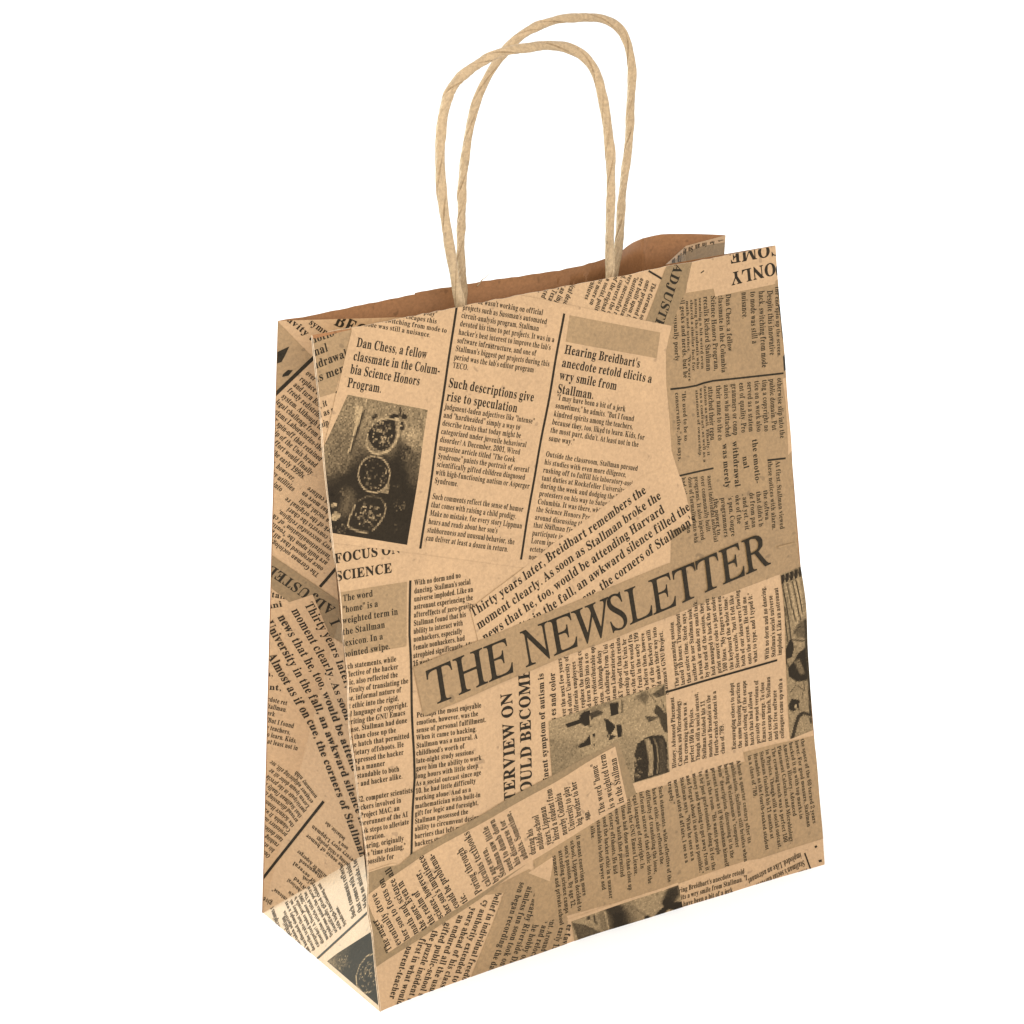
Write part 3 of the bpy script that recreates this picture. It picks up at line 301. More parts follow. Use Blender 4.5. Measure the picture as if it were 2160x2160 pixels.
ART['T']=[
('T', 1.5, ['judgment-laden adjectives', 'and hardheaded simply a way', 'describe traits that today mi', 'categorized under juvenile b', 'disorder? A December, 2001', 'magazine article titled The', 'Syndrome paints the portrai', 'scientifically gifted children', 'with high-functioning aut', 'Syndrome.'], (3.455, -0.375), (0.974, 0.816), (4.718, 1.278), 1, None, 'R', 0.92, None),
('T', 1.5, ['Such comments reflect', 'that comes with raising', 'Make no mistake, for'], (4.994, 1.686), (3.076, 2.886), (5.362, 2.218), 0, None, 'R', 0.92, None),
('T', 1.5, ['descriptions give', 'speculation'], (1.501, -0.161), (0.106, 0.53), (2.195, -0.124), 0, None, 'B', 0.8, None),
('L',1.6,'ink',0.09,[(4.047,-0.296),(5.616,2.169)]),
('P',1,0.1,0.1,[(4.543,-0.166),(4.992,0.304),(6.759,2.533),(9.368,-0.427),(7.992,-0.337)],[('f',0.62,0.22,1.0,[(4.406,-0.208),(4.967,0.332),(5.29,0.453),(5.402,-0.256)]),('f',0.3,0.25,1.0,[(4.931,0.178),(5.394,0.82),(5.603,0.195),(5.53,-0.207)]),('s',0.9,0.02,1.0,[(7.312,0.976),(6.847,0.987),(6.53,0.776),(6.396,0.4),(6.481,0.014),(6.787,-0.24),(7.22,-0.305),(7.563,-0.127)],0.05),('f',0.03,0.03,1.0,[(7.186,0.883),(6.685,0.695),(6.456,0.283),(6.728,-0.124),(7.222,-0.212),(7.844,0.12)]),('d',0.9,54,31,0.1,(7.078,0.241),(0.496,0.097),(-0.316,0.413)),('d',0.7,34,33,0.09,(5.539,0.171),(0.32,0.12),(0.216,-0.246)),('s',0.6,0.02,1.0,[(5.437,-0.102),(5.572,0.23),(5.576,0.419)],0.03)]),
]
ART['R']=[
('A',1,'grey_dark',[(-4.103,22.42),(-2.934,22.266),(-1.873,22.126),(-1.396,22.166),(-0.971,22.154),(0.144,22.035),(0.68,19.595),(-3.275,20.693),(-3.75,22.093)]),
('T', 1.5, ['up'], (-0.101, 22.292), (-0.376, 22.283), None, 0, None, 'R', 0.92, 0.207),
('T', 1.5, ['be'], (-0.548, 22.288), (-0.792, 22.296), None, 0, None, 'R', 0.92, 0.199),
('T', 1.5, ['in'], (-0.937, 22.291), (-1.18, 22.29), None, 0, None, 'R', 0.92, 0.202),
('T', 1.5, ['an'], (-1.288, 22.286), (-1.516, 22.273), None, 0, None, 'R', 0.92, 0.207),
('T', 1.5, ['Su'], (-1.62, 22.286), (-1.857, 22.257), None, 0, None, 'R', 0.92, 0.213),
('T', 1.5, ['by'], (-1.916, 22.243), (-2.406, 22.312), None, 0, None, 'R', 0.92, 0.223),
('T', 1.5, ['ra'], (-2.571, 22.291), (-3.111, 22.351), None, 0, None, 'R', 0.92, 0.529),
('T', 1.5, ['ld'], (-3.451, 22.429), (-3.915, 22.475), None, 0, None, 'R', 0.92, 0.532),
]

HANDLE_FRONT=[(-3.346, 2.98, 21.164), (-3.448, 2.98, 22.142), (-3.575, 2.98, 22.904), (-3.672, 2.98, 23.657), (-3.831, 2.98, 24.623), (-3.944, 2.98, 25.368), (-3.984, 2.98, 26.148), (-3.986, 2.98, 26.816), (-3.931, 2.98, 27.422), (-3.817, 2.98, 28.17), (-3.551, 2.98, 28.897), (-3.057, 2.98, 29.417), (-2.269, 2.98, 29.779), (-1.483, 2.98, 29.955), (-0.634, 2.98, 29.994), (0.099, 2.98, 29.987), (0.835, 2.98, 29.815), (1.51, 2.98, 29.438), (1.937, 2.98, 28.894), (2.173, 2.98, 28.134), (2.359, 2.98, 27.269), (2.458, 2.98, 26.462), (2.475, 2.98, 25.661), (2.441, 2.98, 24.594), (2.408, 2.98, 23.519), (2.373, 2.98, 22.709), (2.36, 2.98, 22.055), (2.343, 2.98, 21.179)]
HANDLE_BACK=[(-2.302, 4.72, 20.499), (-2.276, 4.72, 21.479), (-2.27, 4.72, 22.292), (-2.269, 4.72, 23.103), (-2.238, 4.72, 24.064), (-2.173, 4.72, 24.961), (-2.077, 4.72, 25.849), (-1.919, 4.72, 26.776), (-1.704, 4.72, 27.587), (-1.435, 4.72, 28.232), (-1.109, 4.72, 28.764), (-0.628, 4.72, 29.357), (-0.055, 4.72, 29.861), (0.638, 4.72, 30.209), (1.582, 4.72, 30.406), (2.276, 4.72, 30.409), (2.91, 4.72, 30.35), (3.484, 4.72, 30.224), (4.058, 4.72, 29.886), (4.406, 4.72, 29.352), (4.589, 4.72, 28.609), (4.614, 4.72, 28.123), (4.522, 4.72, 27.325), (4.442, 4.72, 26.467), (4.342, 4.72, 25.608), (4.196, 4.72, 24.751), (4.094, 4.72, 23.884), (4.001, 4.72, 23.122), (3.911, 4.72, 22.524), (3.813, 4.72, 21.869), (3.698, 4.72, 21.046)]
# ------------------------------------------------------------------ lettering: a bold serif and an upright light serif out of the built-in font
GLYPH = {}
def math_char(c, base):
    if 'A' <= c <= 'Z': return chr(base + ord(c) - 65)
    if 'a' <= c <= 'z': return chr(base + 26 + ord(c) - 97)
    if '0' <= c <= '9': return chr(0x1D7CE + ord(c) - 48)
    return c
FACE = {'R': (0x1D400, .008, 0.0, .80), 'B': (0x1D400, .009, 0.0, .88), 'N': (0x1D434, .005, -.21, 1.04), 'M': (0x1D400, .016, 0.0, .80)}
def raw_mesh(text, off, shear):
    c = bpy.data.curves.new('lettering', 'FONT'); c.body = text; c.offset = off; c.shear = shear; c.resolution_u = 2
    o = bpy.data.objects.new('lettering', c); me = o.to_mesh()
    vs_ = [(v.co.x, v.co.y) for v in me.vertices]; fs = [tuple(p.vertices) for p in me.polygons]
    o.to_mesh_clear(); bpy.data.objects.remove(o); bpy.data.curves.remove(c)
    return vs_, fs
def glyph(c, st):
    k = (c, st)
    if k in GLYPH: return GLYPH[k]
    base, off, shear, sx = FACE[st]
    if c == ' ': GLYPH[k] = (.26 * sx, [], []); return GLYPH[k]
    ch = math_char(c, base)
    if c == 'T' and base == 0x1D400: off = 0                   # this outline crosses itself when thickened
    vs_, fs = raw_mesh(ch, off, shear)
    two, _ = raw_mesh(ch + ch, off, shear)
    n = len(vs_); adv = two[n][0] - two[0][0] if len(two) >= 2 * n and n else .5
    if adv <= 0: adv = max(v[0] for v in vs_) + .05
    if st == 'N': adv += {'W': -.13, 'N': -.02, 'T': .02, 'E': .015, 'S': .03}.get(c, 0)
    GLYPH[k] = (adv * sx, [(x * sx, y) for x, y in vs_], fs); return GLYPH[k]
def width(s, st): return sum(glyph(c, st)[0] for c in s)
CAPH = {st: max(v[1] for v in glyph('H', st)[1]) for st in FACE}

# ------------------------------------------------------------------ 2D clipping
def clip_half(poly, a, b):
    out = []; n = len(poly); ex, ey = b[0] - a[0], b[1] - a[1]
    d = [ex * (q[1] - a[1]) - ey * (q[0] - a[0]) for q in poly]
    for i in range(n):
        j = (i + 1) % n
        if d[i] >= 0: out.append(poly[i])
        if (d[i] > 0) != (d[j] > 0) and d[i] != d[j]:
            t = d[i] / (d[i] - d[j]); p, q = poly[i], poly[j]
            out.append((p[0] + (q[0] - p[0]) * t, p[1] + (q[1] - p[1]) * t))
    return out
def clip(poly, conv):
    for i in range(len(conv)):
        if len(poly) < 3: return []
        poly = clip_half(poly, conv[i], conv[(i + 1) % len(conv)])
    return poly if len(poly) >= 3 else []
def ccw(p):
    s = sum(p[i][0] * p[(i + 1) % len(p)][1] - p[(i + 1) % len(p)][0] * p[i][1] for i in range(len(p)))
    return list(p) if s > 0 else list(p)[::-1]
def inside(q, conv):
    for i in range(len(conv)):
        a, b = conv[i], conv[(i + 1) % len(conv)]
        if (b[0] - a[0]) * (q[1] - a[1]) - (b[1] - a[1]) * (q[0] - a[0]) < 0: return False
    return True

class Sheet:
    """One panel of paper: its mesh, its print and the mapping from flat paper to the folded bag (cm)."""
    GAP = .007
    def __init__(self, place, bounds, cells):
        self.place, self.bounds, self.cells = place, ccw(bounds), [ccw(c) for c in cells]
        self.boxes = [(min(q[0] for q in c), min(q[1] for q in c), max(q[0] for q in c), max(q[1] for q in c)) for c in self.cells]
        self.v = []; self.f = []; self.m = []; self.mats = []; self.cache = {}
    def mi(self, name):
        if name not in self.mats: self.mats.append(name)
        return self.mats.index(name)
    def vert(self, q, lv):
        k = (round(q[0], 5), round(q[1], 5), lv)
        if k not in self.cache:
            self.cache[k] = len(self.v); self.v.append(self.place(q, lv * self.GAP))
        return self.cache[k]
    def face(self, poly, lv, mat):
        ids = []
        for q in poly:
            i = self.vert(q, lv)
            if i not in ids: ids.append(i)
        if len(ids) >= 3: self.f.append(ids); self.m.append(self.mi(mat))
    def area(self, poly, lv, mat, lim=None):
        poly = ccw(poly)
        tris = tessellate(poly)
        for t in tris:
            if lim:
                t = clip(t, lim)
                if not t: continue
            x0, y0 = min(q[0] for q in t), min(q[1] for q in t); x1, y1 = max(q[0] for q in t), max(q[1] for q in t)
            for c, b in zip(self.cells, self.boxes):
                if b[0] > x1 or b[2] < x0 or b[1] > y1 or b[3] < y0: continue
                r = clip(t, c)
                if r: self.face(r, lv, mat)
    def ragged(self, poly, amp, lv, mat, within=None):
        # a tonal area of a printed photograph: its edge breaks up into grain
        rr = random.Random(len(poly) * 7 + int(poly[0][0] * 100)); out = []; spots = []
        for i in range(len(poly)):
            a, b = poly[i], poly[(i + 1) % len(poly)]; l = math.hypot(b[0] - a[0], b[1] - a[1]); n = max(1, int(l / .07))
            nx, ny = -(b[1] - a[1]) / (l or 1), (b[0] - a[0]) / (l or 1)
            w1, w2 = rr.uniform(0, 6), rr.uniform(.6, 1.4)
            for j in range(n):
                t = j / n; d = amp * (.6 * math.sin(w1 + t * l * 5 * w2) + rr.uniform(-.6, .6)) * (1 if j else 0)
                x, y = a[0] + (b[0] - a[0]) * t, a[1] + (b[1] - a[1]) * t
                out.append((x + nx * d, y + ny * d))
                for _ in range(3): spots.append((x + nx * rr.gauss(0, amp * 2.2) + rr.uniform(-.04, .04), y + ny * rr.gauss(0, amp * 2.2), rr.uniform(.008, .028)))
        lim = ccw(within) if within else None
        self.area(out, lv, mat, lim)
        for x, y, s in spots:
            if lim and not inside((x, y), lim): continue
            self.area([(x - s, y), (x, y - s), (x + s, y), (x, y + s)], lv + rr.uniform(.002, .03), mat)
    def picture(self, it):
        # a printed halftone photograph: small cells of ink tone worked out from soft shapes on the flat paper
        _, lv, base, grain, quad, shapes = it
        quad = ccw(quad); c = .05; rng = np.random.default_rng(int(abs(quad[0][0]) * 100))
        q = np.array(it[4]); e1 = (q[1] - q[0]) / np.linalg.norm(q[1] - q[0]); e2 = np.array([-e1[1], e1[0]])
        loc = [((p - q[0]) @ e1, (p - q[0]) @ e2) for p in q]
        xs = np.arange(min(l[0] for l in loc), max(l[0] for l in loc), c); ys = np.arange(min(l[1] for l in loc), max(l[1] for l in loc), c)
        gx, gy = np.meshgrid(xs + c / 2, ys + c / 2)
        U = q[0][0] + gx * e1[0] + gy * e2[0]; V = q[0][1] + gx * e1[1] + gy * e2[1]
        def dist(pts, closed):
            d = np.full(U.shape, 1e9); ins = np.zeros(U.shape, bool); n = len(pts)
            for i in range(n if closed else n - 1):
                (x0, y0), (x1, y1) = pts[i], pts[(i + 1) % n]; dx, dy = x1 - x0, y1 - y0; l2 = dx * dx + dy * dy + 1e-12
                t = np.clip(((U - x0) * dx + (V - y0) * dy) / l2, 0, 1)
                d = np.minimum(d, np.hypot(U - x0 - t * dx, V - y0 - t * dy))
                if closed and y0 != y1: ins ^= ((y0 > V) != (y1 > V)) & (U < (x1 - x0) * (V - y0) / (y1 - y0) + x0)
            return np.where(ins, -d, d) if closed else d
        T = np.full(U.shape, float(base))
        def lay(T, d, tone, soft, al):
            s = max(soft, .012); k = np.clip(.5 - d / (2 * s), 0, 1); k = k * k * (3 - 2 * k) * al
            return T * (1 - k) + tone * k
        for sh_ in shapes:
            if sh_[0] == 'f': T = lay(T, dist(sh_[4], True), sh_[1], sh_[2], sh_[3])
            elif sh_[0] == 's': T = lay(T, dist(sh_[4], False) - sh_[5] / 2, sh_[1], sh_[2], sh_[3])
            else:
                _, tone, n, seed, sz, cc, p, r = sh_; rr = random.Random(seed)
                for i in range(n):
                    a, m = rr.uniform(0, 6.283), math.sqrt(rr.random()); x = cc[0] + m * (p[0] * math.cos(a) + r[0] * math.sin(a)); y = cc[1] + m * (p[1] * math.cos(a) + r[1] * math.sin(a))
                    an = rr.uniform(0, 3.14); l = sz * rr.uniform(.3, 1) * .5; ww = sz * rr.uniform(.18, .4)
                    T = lay(T, dist([(x - l * math.cos(an), y - l * math.sin(an)), (x + l * math.cos(an), y + l * math.sin(an))], False) - ww / 2, tone, .02, rr.uniform(.6, 1))
        T = T + rng.normal(0, grain, T.shape) * (.15 + np.clip(T, 0, 1))
        K = np.clip(np.round(T * (NTONE - 1)), 0, NTONE - 1).astype(int)
        def cell(x0, x1, y):
            return [(q[0][0] + a * e1[0] + b * e2[0], q[0][1] + a * e1[1] + b * e2[1]) for a, b in ((x0, y), (x1, y), (x1, y + c), (x0, y + c))]
        for j, y in enumerate(ys):
            i = 0
            while i < len(xs):
                k = i
                while k + 1 < len(xs) and k - i < 5 and K[j, k + 1] == K[j, i]: k += 1
                r = clip(clip(cell(xs[i], xs[k] + c, y), quad), self.bounds)
                if r: self.face(r, lv, 'tone_%d' % K[j, i])
                i = k + 1
    def line(self, pts, wd, lv, mat):
        for i in range(len(pts) - 1):
            (x0, y0), (x1, y1) = pts[i], pts[i + 1]; l = math.hypot(x1 - x0, y1 - y0); nx, ny = -(y1 - y0) / l * wd / 2, (x1 - x0) / l * wd / 2
            ex, ey = (x1 - x0) / l * wd * .25, (y1 - y0) / l * wd * .25
            self.area([(x0 + nx, y0 + ny), (x0 - nx, y0 - ny), (x1 - nx + ex, y1 - ny + ey), (x1 + nx + ex, y1 + ny + ey)], lv + i * .002, mat)
    def text(self, it):
        _, lv, lines, a, b, c, k, m, st, em, cap = it
        n = len(lines)
        step = ((c[0] - a[0]) / (n - 1), (c[1] - a[1]) / (n - 1)) if c and n > 1 else (0, 0)
        o = (a[0] + step[0] * k, a[1] + step[1] * k)
        w = width(m or lines[k], st); X = ((b[0] - o[0]) / w, (b[1] - o[1]) / w); L = math.hypot(*X)
        up = (-X[1] / L, X[0] / L)
        if cap: hgt = cap / CAPH[st]
        elif n > 1: hgt = abs(step[0] * up[0] + step[1] * up[1]) * em * 1.08
        else: hgt = L / .9
        Y = (up[0] * hgt, up[1] * hgt); rnd = random.Random(len(self.v))
        for i, s in enumerate(lines):
            ox, oy = a[0] + step[0] * i, a[1] + step[1] * i; x = 0
            wav = rnd.uniform(0, 6); ww = width(s, st) or 1
            for ch in s:
                adv, gv, gf = glyph(ch, st)
                jy = .018 * math.sin(wav + x * .5)
                P = [(ox + X[0] * (x + gx) + Y[0] * (gy + jy), oy + X[1] * (x + gx) + Y[1] * (gy + jy)) for gx, gy in gv]
                x += adv
                if not P: continue
                ins = [inside(q, self.bounds) for q in P]
                for f in gf:
                    if hgt > .45:                      # large letters are cut along the facets of the sheet they lie on
                        self.area([P[j] for j in f], lv, 'ink'); continue
                    if all(ins[j] for j in f): self.face([P[j] for j in f], lv, 'ink')
                    else:
                        r = clip([P[j] for j in f], self.bounds)
                        if r: self.face(r, lv, 'ink')
    def print_all(self, items):
        for it in items:
            kind, lv = it[0], it[1]
            if kind == 'A': self.area(it[3], lv, it[2])
            elif kind == 'J': self.ragged(it[3], it[4], lv, it[2], it[5])
            elif kind == 'P': self.picture(it)
            elif kind == 'L': self.line(it[4], it[3], lv, it[2])
            elif kind == 'T': self.text(it)
            elif kind == 'E':
                _, _, mat, c, p, q, n = it
                self.area([(c[0] + p[0] * math.cos(t) + q[0] * math.sin(t), c[1] + p[1] * math.cos(t) + q[1] * math.sin(t)) for t in [2 * math.pi * i / n for i in range(n)]], lv, mat)
            elif kind == 'O':
                _, _, mat, wd, c, p, q, n = it
                rr = random.Random(int(c[0] * 100))
                pts = [(c[0] + p[0] * math.cos(t) + q[0] * math.sin(t), c[1] + p[1] * math.cos(t) + q[1] * math.sin(t)) for t in [2 * math.pi * i / n for i in range(n + 1)]]
                for i in range(n):
                    self.line(pts[i:i + 2], wd * rr.uniform(.45, 1.0), lv + (i % 2) * .003, mat)
            elif kind == 'S':
                _, _, mat, n, seed, sz, c, p, q = it
                rr = random.Random(seed)
                for i in range(n):
                    t = rr.uniform(0, 6.283); r = math.sqrt(rr.uniform(0, 1)); s = sz * rr.uniform(.35, 1) * .5; an = rr.uniform(0, 3.14); sq = rr.uniform(.3, .7)
                    x = c[0] + r * (p[0] * math.cos(t) + q[0] * math.sin(t)); y = c[1] + r * (p[1] * math.cos(t) + q[1] * math.sin(t))
                    poly = []
                    for j in range(7):
                        u = 2 * math.pi * j / 7; e = rr.uniform(.7, 1.1)
                        ax, ay = s * e * math.cos(u), s * e * sq * math.sin(u)
                        poly.append((x + ax * math.cos(an) - ay * math.sin(an), y + ax * math.sin(an) + ay * math.cos(an)))
                    self.area(poly, lv + i * .0015, mat)
    def build(self, name, parent):
        me = bpy.data.meshes.new(name); me.from_pydata([tuple(x * CM for x in p) for p in self.v], [], self.f); me.update()
        for n in self.mats: me.materials.append(MAT[n])
        me.polygons.foreach_set('material_index', self.m)
        o = bpy.data.objects.new(name, me); COL.objects.link(o); o.parent = parent
        return o
def tessellate(poly):
    if len(poly) == 3: return [poly]
    from mathutils.geometry import tessellate_polygon
    return [ccw([poly[i] for i in t]) for t in tessellate_polygon([[Vector((q[0], q[1], 0)) for q in poly]])]
def mesh_object(name, verts, faces, mats, idx=None, parent=None, smooth=False):
    me = bpy.data.meshes.new(name); me.from_pydata([tuple(x * CM for x in p) for p in verts], [], faces); me.update()
    for n in mats: me.materials.append(MAT[n])
    if idx: me.polygons.foreach_set('material_index', idx)
    if smooth: me.polygons.foreach_set('use_smooth', [True] * len(me.polygons))
    o = bpy.data.objects.new(name, me); COL.objects.link(o); o.parent = parent
    return o

# ------------------------------------------------------------------ the setting
fm = bpy.data.materials.new('white_seamless'); fm.use_nodes = True
fb = fm.node_tree.nodes['Principled BSDF']; fb.inputs['Base Color'].default_value = (.9, .9, .9, 1); fb.inputs['Roughness'].default_value = .8
fb.inputs['Specular IOR Level'].default_value = .1
fme = bpy.data.meshes.new('floor'); R_ = 12
fme.from_pydata([(-R_, -R_, 0), (R_, -R_, 0), (R_, R_, 0), (-R_, R_, 0)], [], [(0, 1, 2, 3)]); fme.materials.append(fm)
floor = bpy.data.objects.new('floor', fme); COL.objects.link(floor); floor['kind'] = 'structure'

# ------------------------------------------------------------------ the bag
bag = bpy.data.objects.new('paper_bag', None); COL.objects.link(bag)
bag['label'] = 'brown kraft paper carrier bag printed like collaged newspaper clippings, twisted cord handles, on white'
bag['category'] = 'paper bag'

NX, NY = 72, 90
rim_rnd = random.Random(12)
def front_normal(u, v):
    p = front(u, v); e = .05; a, b = front(u + e, v), front(u, v + e)
    n = Vector((a[0] - p[0], a[1] - p[1], a[2] - p[2])).cross(Vector((b[0] - p[0], b[1] - p[1], b[2] - p[2]))).normalized()
    return -n if n.y > 0 else n
GRID = [[(Vector(front(PW * i / NX, PH * j / NY - (rim_rnd.uniform(0, .035) if j == NY else 0))), front_normal(PW * i / NX, PH * j / NY)) for i in range(NX + 1)] for j in range(NY + 1)]
def front_place(q, off):
    # the sheet is exactly its grid: print laid on it follows the same facets
    x = min(max(q[0] / PW * NX, 0), NX - 1e-9); y = min(max(q[1] / PH * NY, 0), NY - 1e-9)
    i, j = int(x), int(y); s, t = x - i, y - j
    (p0, n0), (p1, n1), (p2, n2), (p3, n3) = GRID[j][i], GRID[j][i + 1], GRID[j + 1][i], GRID[j + 1][i + 1]
    a, b, c, d = (1 - s) * (1 - t), s * (1 - t), (1 - s) * t, s * t
    return tuple(p0[k] * a + p1[k] * b + p2[k] * c + p3[k] * d + off * (n0[k] * a + n1[k] * b + n2[k] * c + n3[k] * d) for k in range(3))
us = [PW * i / NX for i in range(NX + 1)]; vs2 = [PH * j / NY for j in range(NY + 1)]
cells = [[(us[i], vs2[j]), (us[i + 1], vs2[j]), (us[i + 1], vs2[j + 1]), (us[i], vs2[j + 1])] for j in range(NY) for i in range(NX)]
sh = Sheet(front_place, [(0, 0), (PW, 0), (PW, PH), (0, PH)], cells)
for c in cells: sh.face(c, 0, 'paper')
TH = -4.5     # back of the sheet, in print levels
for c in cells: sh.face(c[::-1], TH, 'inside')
ring = [(u, 0) for u in us] + [(PW, v) for v in vs2[1:]] + [(u, PH) for u in us[::-1][1:]] + [(0, v) for v in vs2[::-1][1:-1]]
for i in range(len(ring)):
    a, b = ring[i], ring[(i + 1) % len(ring)]
    ids = [sh.vert(a, 0), sh.vert(a, TH), sh.vert(b, TH), sh.vert(b, 0)]; sh.f.append(ids); sh.m.append(sh.mi('edge'))
sh.print_all(ART['F'])
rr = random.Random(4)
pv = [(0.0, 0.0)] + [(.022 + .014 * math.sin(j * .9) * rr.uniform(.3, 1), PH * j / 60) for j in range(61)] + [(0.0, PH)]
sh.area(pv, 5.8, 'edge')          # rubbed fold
sh.build('front_panel', bag)

def gusset(Ts, G, art_back, art_tri, hint):
    nrm = {}
    for k, (a, t) in Ts.items():
        A_, B_, C_ = [Vector(x) for x in t]; n = (B_ - A_).cross(C_ - A_).normalized()
        if n.dot(hint[k]) < 0: n = -n
        nrm[k] = n
    def place_on(k):
        def f(q, off):
            p = tri_map(Ts[k], q); n = nrm[k]; return (p[0] + n.x * off, p[1] + n.y * off, p[2] + n.z * off)
        return f
    def place_back(q, off):
        k = back_key(Ts, q); p = tri_map(Ts[k], q); n = (nrm['up'] + nrm['lo']).normalized(); return (p[0] + n.x * off, p[1] + n.y * off, p[2] + n.z * off)
    s1 = Sheet(place_back, [G['BB'], G['BT']] + ([G['M']] if 'M' in G else []) + [G['VT'], G['AP']], [list(Ts[k][0]) for k in ('up', 'mid', 'lo') if k in Ts])
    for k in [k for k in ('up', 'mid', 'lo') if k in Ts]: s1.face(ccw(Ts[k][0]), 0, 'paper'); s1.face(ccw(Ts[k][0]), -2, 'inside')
    s1.print_all(art_back)
    sheets = [s1]
    for k in ('tri', 'fu', 'fl'):
        s = Sheet(place_on(k), list(Ts[k][0]), [list(Ts[k][0])])
        s.face(ccw(Ts[k][0]), 0, 'paper'); s.face(ccw(Ts[k][0]), -2, 'inside')
        if k == 'tri': s.print_all(art_tri)
        sheets.append(s)
    for s in sheets[1:]:
        o = len(s1.v); s1.v += s.v; s1.f += [[i + o for i in f] for f in s.f]; s1.m += [s1.mi(s.mats[i]) for i in s.m]
    return s1.build('side_gusset', bag)
hb, hf, ht = Vector((-1, -.8, 0)), Vector((-1, 1, 0)), Vector((-1, 0, .5))
gusset(TL, GL, ART['L'], ART['T'], {'up': hb, 'lo': hb, 'tri': ht, 'fu': hf, 'fl': hf})
mx_ = lambda v: Vector((-v.x, v.y, v.z))
gusset(TR, GR, ART['R'], [], {'up': mx_(hb), 'mid': mx_(hb), 'lo': mx_(hb), 'tri': mx_(ht), 'fu': mx_(hf), 'fl': mx_(hf)})

# back panel: its free rim bows out towards the right
RIM = [(-8.88, 5.05), (-8.0, 4.93), (-6.3, 5.04), (-3.9, 5.12), (-1.55, 5.03), (1.37, 4.72), (2.8, 4.87), (3.73, 5.11), (4.67, 5.65), (5.76, 6.43), (6.72, 6.83), (7.44, 6.73), (7.92, 6.38), (8.89, 5.32)]
def rim_y(x):
    if x <= RIM[0][0]: return RIM[0][1]
    for i in range(len(RIM) - 1):
        if x <= RIM[i + 1][0]:
            x0, y0 = RIM[i]; x1, y1 = RIM[i + 1]; t = (x - x0) / (x1 - x0)
            m0 = (y1 - RIM[i - 1][1]) / (x1 - RIM[i - 1][0]) if i else (y1 - y0) / (x1 - x0)
            m1 = (RIM[i + 2][1] - y0) / (RIM[i + 2][0] - x0) if i + 2 < len(RIM) else (y1 - y0) / (x1 - x0)
            h = x1 - x0
            return (2*t**3-3*t*t+1)*y0 + (t**3-2*t*t+t)*h*m0 + (-2*t**3+3*t*t)*y1 + (t**3-t*t)*h*m1
    return RIM[-1][1]
def back_pt(x, b, off=0, lift=0):
    top = rim_y(x); lin = 8.5 + (5.1 - 8.5) * b
    y = lin + (top - 5.1) * b ** 4
    xe = x * (1 + .012 * (1 - b))
    return (xe, y + off, 22.09 * b + lift)
def strip(name, x0, x1, b0, b1, off, th, mats, parent, lift=0, nx=64, ny=16, jag=0, seed=1):
    rr = random.Random(seed); V = []; F = []; I = []
    jit = [rr.uniform(-jag, jag) for _ in range(nx + 1)]
    for s in (0, 1):
        for j in range(ny + 1):
            for i in range(nx + 1):
                t = j / ny
                V.append(back_pt(x0 + (x1 - x0) * i / nx, b0 + (b1 - b0) * t, off + th * s, lift * (1 - i / nx) ** .7 + (jit[i] if j == ny else 0)))
    W = nx + 1; K = W * (ny + 1)
    for j in range(ny):
        for i in range(nx):
            a = j * W + i
            F.append((a, a + 1, a + W + 1, a + W)); I.append(0)
            F.append((K + a, K + a + W, K + a + W + 1, K + a + 1)); I.append(1)
    for i in range(nx):
        a = ny * W + i; F.append((a, a + 1, K + a + 1, K + a)); I.append(2)
        F.append((i + 1, i, K + i, K + i + 1)); I.append(2)
    for j in range(ny):
        for c in (0, nx):
            a = j * W + c; F.append((a, a + W, K + a + W, K + a)); I.append(2)
    return mesh_object(name, V, F, mats, I, parent, True)
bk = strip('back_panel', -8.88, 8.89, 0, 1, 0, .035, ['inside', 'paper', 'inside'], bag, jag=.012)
strip('handle_patch', -3.83, 6.4, .80, 1, -.008, .006, ['inside', 'inside', 'edge'], bag, lift=.07, nx=40, ny=8, jag=.018, seed=3)
fx = [(-1.5, 5.02, 22.02), (-1.32, 5.0, 22.2), (-1.22, 4.98, 22.26), (-1.0, 4.97, 22.42)]; fv = []; ff = []
for i, q in enumerate(fx):
    r = .018 * (1 - i / 4.2)
    for a in range(5): fv.append((q[0] + r * math.cos(a * 1.257), q[1] + r * math.sin(a * 1.257), q[2] - r * math.cos(a * 1.257)))
for i in range(3):
    for a in range(5): ff.append((i * 5 + a, i * 5 + (a + 1) % 5, i * 5 + 5 + (a + 1) % 5, i * 5 + 5 + a))
mesh_object('loose_fibre', fv, ff, ['cord'], None, bk)
# the front handle's patch, glued inside the front panel
V = []; F = []; 
for j in range(7):
    for i in range(25):
        V.append(front_place((4.2 + 9.4 * i / 24, PH - 4.1 + 4.0 * j / 6), -.07))
for j in range(6):
    for i in range(24): a = j * 25 + i; F.append((a, a + 25, a + 26, a + 1))
mesh_object('handle_patch', V, F, ['inside'], None, bag)
e = .12
mesh_object('base_panel', [(-8.9, .75, .05), (8.9, .7, .05), (8.8, 8.4, .05), (-8.8, 8.4, .05)], [(0, 1, 2, 3)], ['inside'], None, bag)

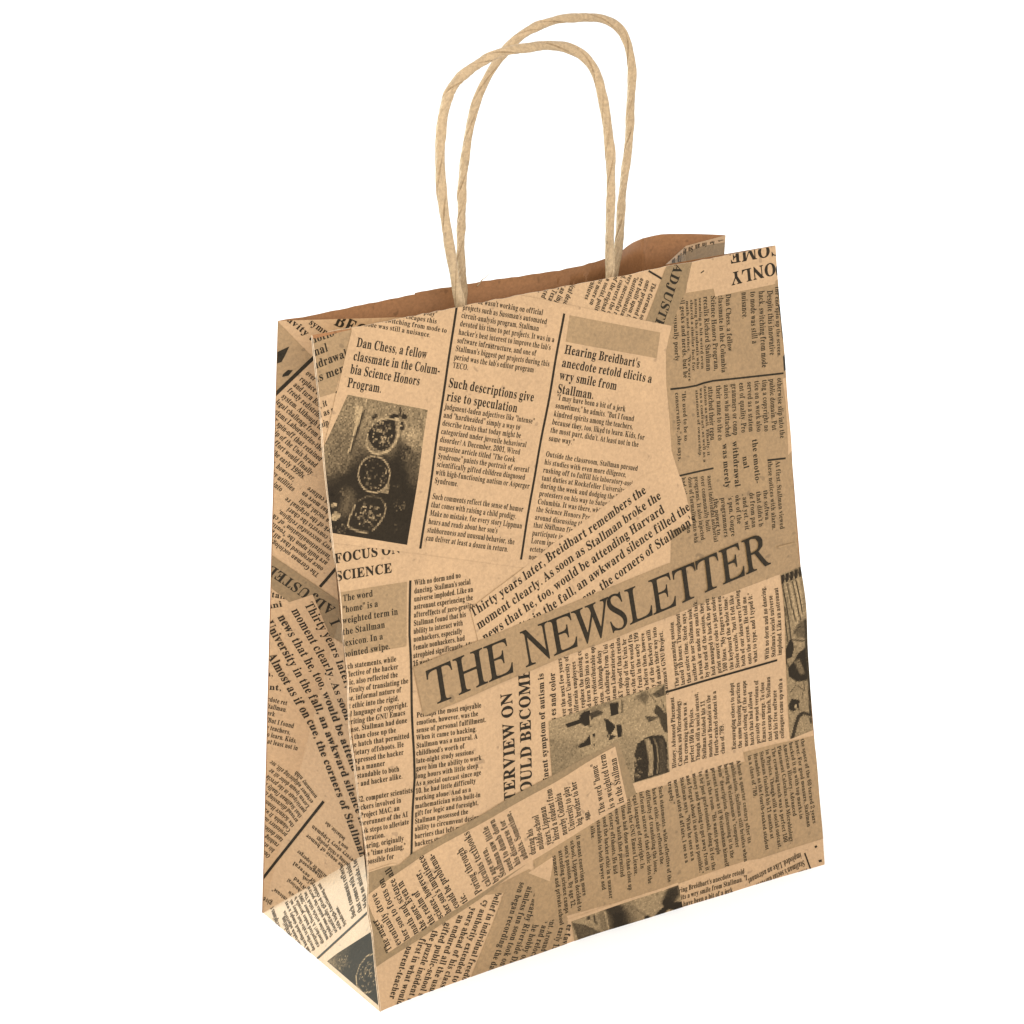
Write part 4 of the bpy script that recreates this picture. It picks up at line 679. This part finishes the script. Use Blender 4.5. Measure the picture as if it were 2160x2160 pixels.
# twisted paper cord handles
def cord(pts, r0, pitch, seed, ph):
    P = [Vector(p) for p in pts]; n = len(P); path = []
    for i in range(n - 1):
        p0 = P[max(i - 1, 0)]; p1 = P[i]; p2 = P[i + 1]; p3 = P[min(i + 2, n - 1)]
        for s in range(26):
            t = s / 26
            path.append(.5 * ((2 * p1) + (p2 - p0) * t + (2 * p0 - 5 * p1 + 4 * p2 - p3) * t * t + (3 * p1 - p0 - 3 * p2 + p3) * t ** 3))
    path.append(P[-1])
    rr = random.Random(seed); K = 64; V = []; F = []
    knots = [rr.uniform(-1, 1) for _ in range(60)]
    def wob(s, f):
        x = s * f; i = int(x); t = x - i; t = t * t * (3 - 2 * t); return knots[i % 60] * (1 - t) + knots[(i + 1) % 60] * t
    nrm = None; s = 0; tw = ph
    for i, p in enumerate(path):
        t = (path[min(i + 1, len(path) - 1)] - path[max(i - 1, 0)]).normalized()
        if nrm is None: nrm = t.orthogonal().normalized()
        nrm = (nrm - t * nrm.dot(t)).normalized(); bi = t.cross(nrm)
        if i: d = (path[i] - path[i - 1]).length; s += d; tw += d * 2 * math.pi / (pitch * (1 + .45 * wob(s + 9, .35)))
        r = r0 * (1 + .07 * wob(s, .6) + .03 * wob(s + 20, 1.9))
        c = p + nrm * .018 * wob(s + 5, .9) + bi * .018 * wob(s + 31, .8)
        for k in range(K):
            th = 2 * math.pi * k / K; f = (th - tw) % (2 * math.pi)
            g = 1 + .06 * math.cos(2 * f + .6)
            spiral = .13 * (f / (2 * math.pi) - .5)                                # the lapped edge of the rolled paper
            w = min(f, 2 * math.pi - f); groove = .40 * math.exp(-(w / .15) ** 2)
            w2 = abs(f - 2.3); groove += (.30 + .16 * wob(s, .8)) * math.exp(-(w2 / .13) ** 2)
            w3 = abs(f - 4.4); groove += max(0, .22 * wob(s + 12, .7)) * math.exp(-(w3 / .12) ** 2)
            strand = .028 * math.sin(7 * f + 3 * wob(s + 3, .5)) + .022 * math.sin(13 * f + 4 * wob(s + 15, .7))
            rad = r * (g + spiral - groove + strand)
            V.append(tuple(c + (nrm * math.cos(th) + bi * math.sin(th)) * rad))
    for i in range(len(path) - 1):
        for k in range(K): a = i * K + k; b = i * K + (k + 1) % K; F.append((a, b, b + K, a + K))
    F.append(tuple(range(K))[::-1]); F.append(tuple(range((len(path) - 1) * K, len(path) * K)))
    return mesh_object('handle', V, F, ['cord'], None, bag, True)
cord(HANDLE_FRONT, .152, 2.9, 5, .4)
cord(HANDLE_BACK, .142, 3.1, 8, 2.0)
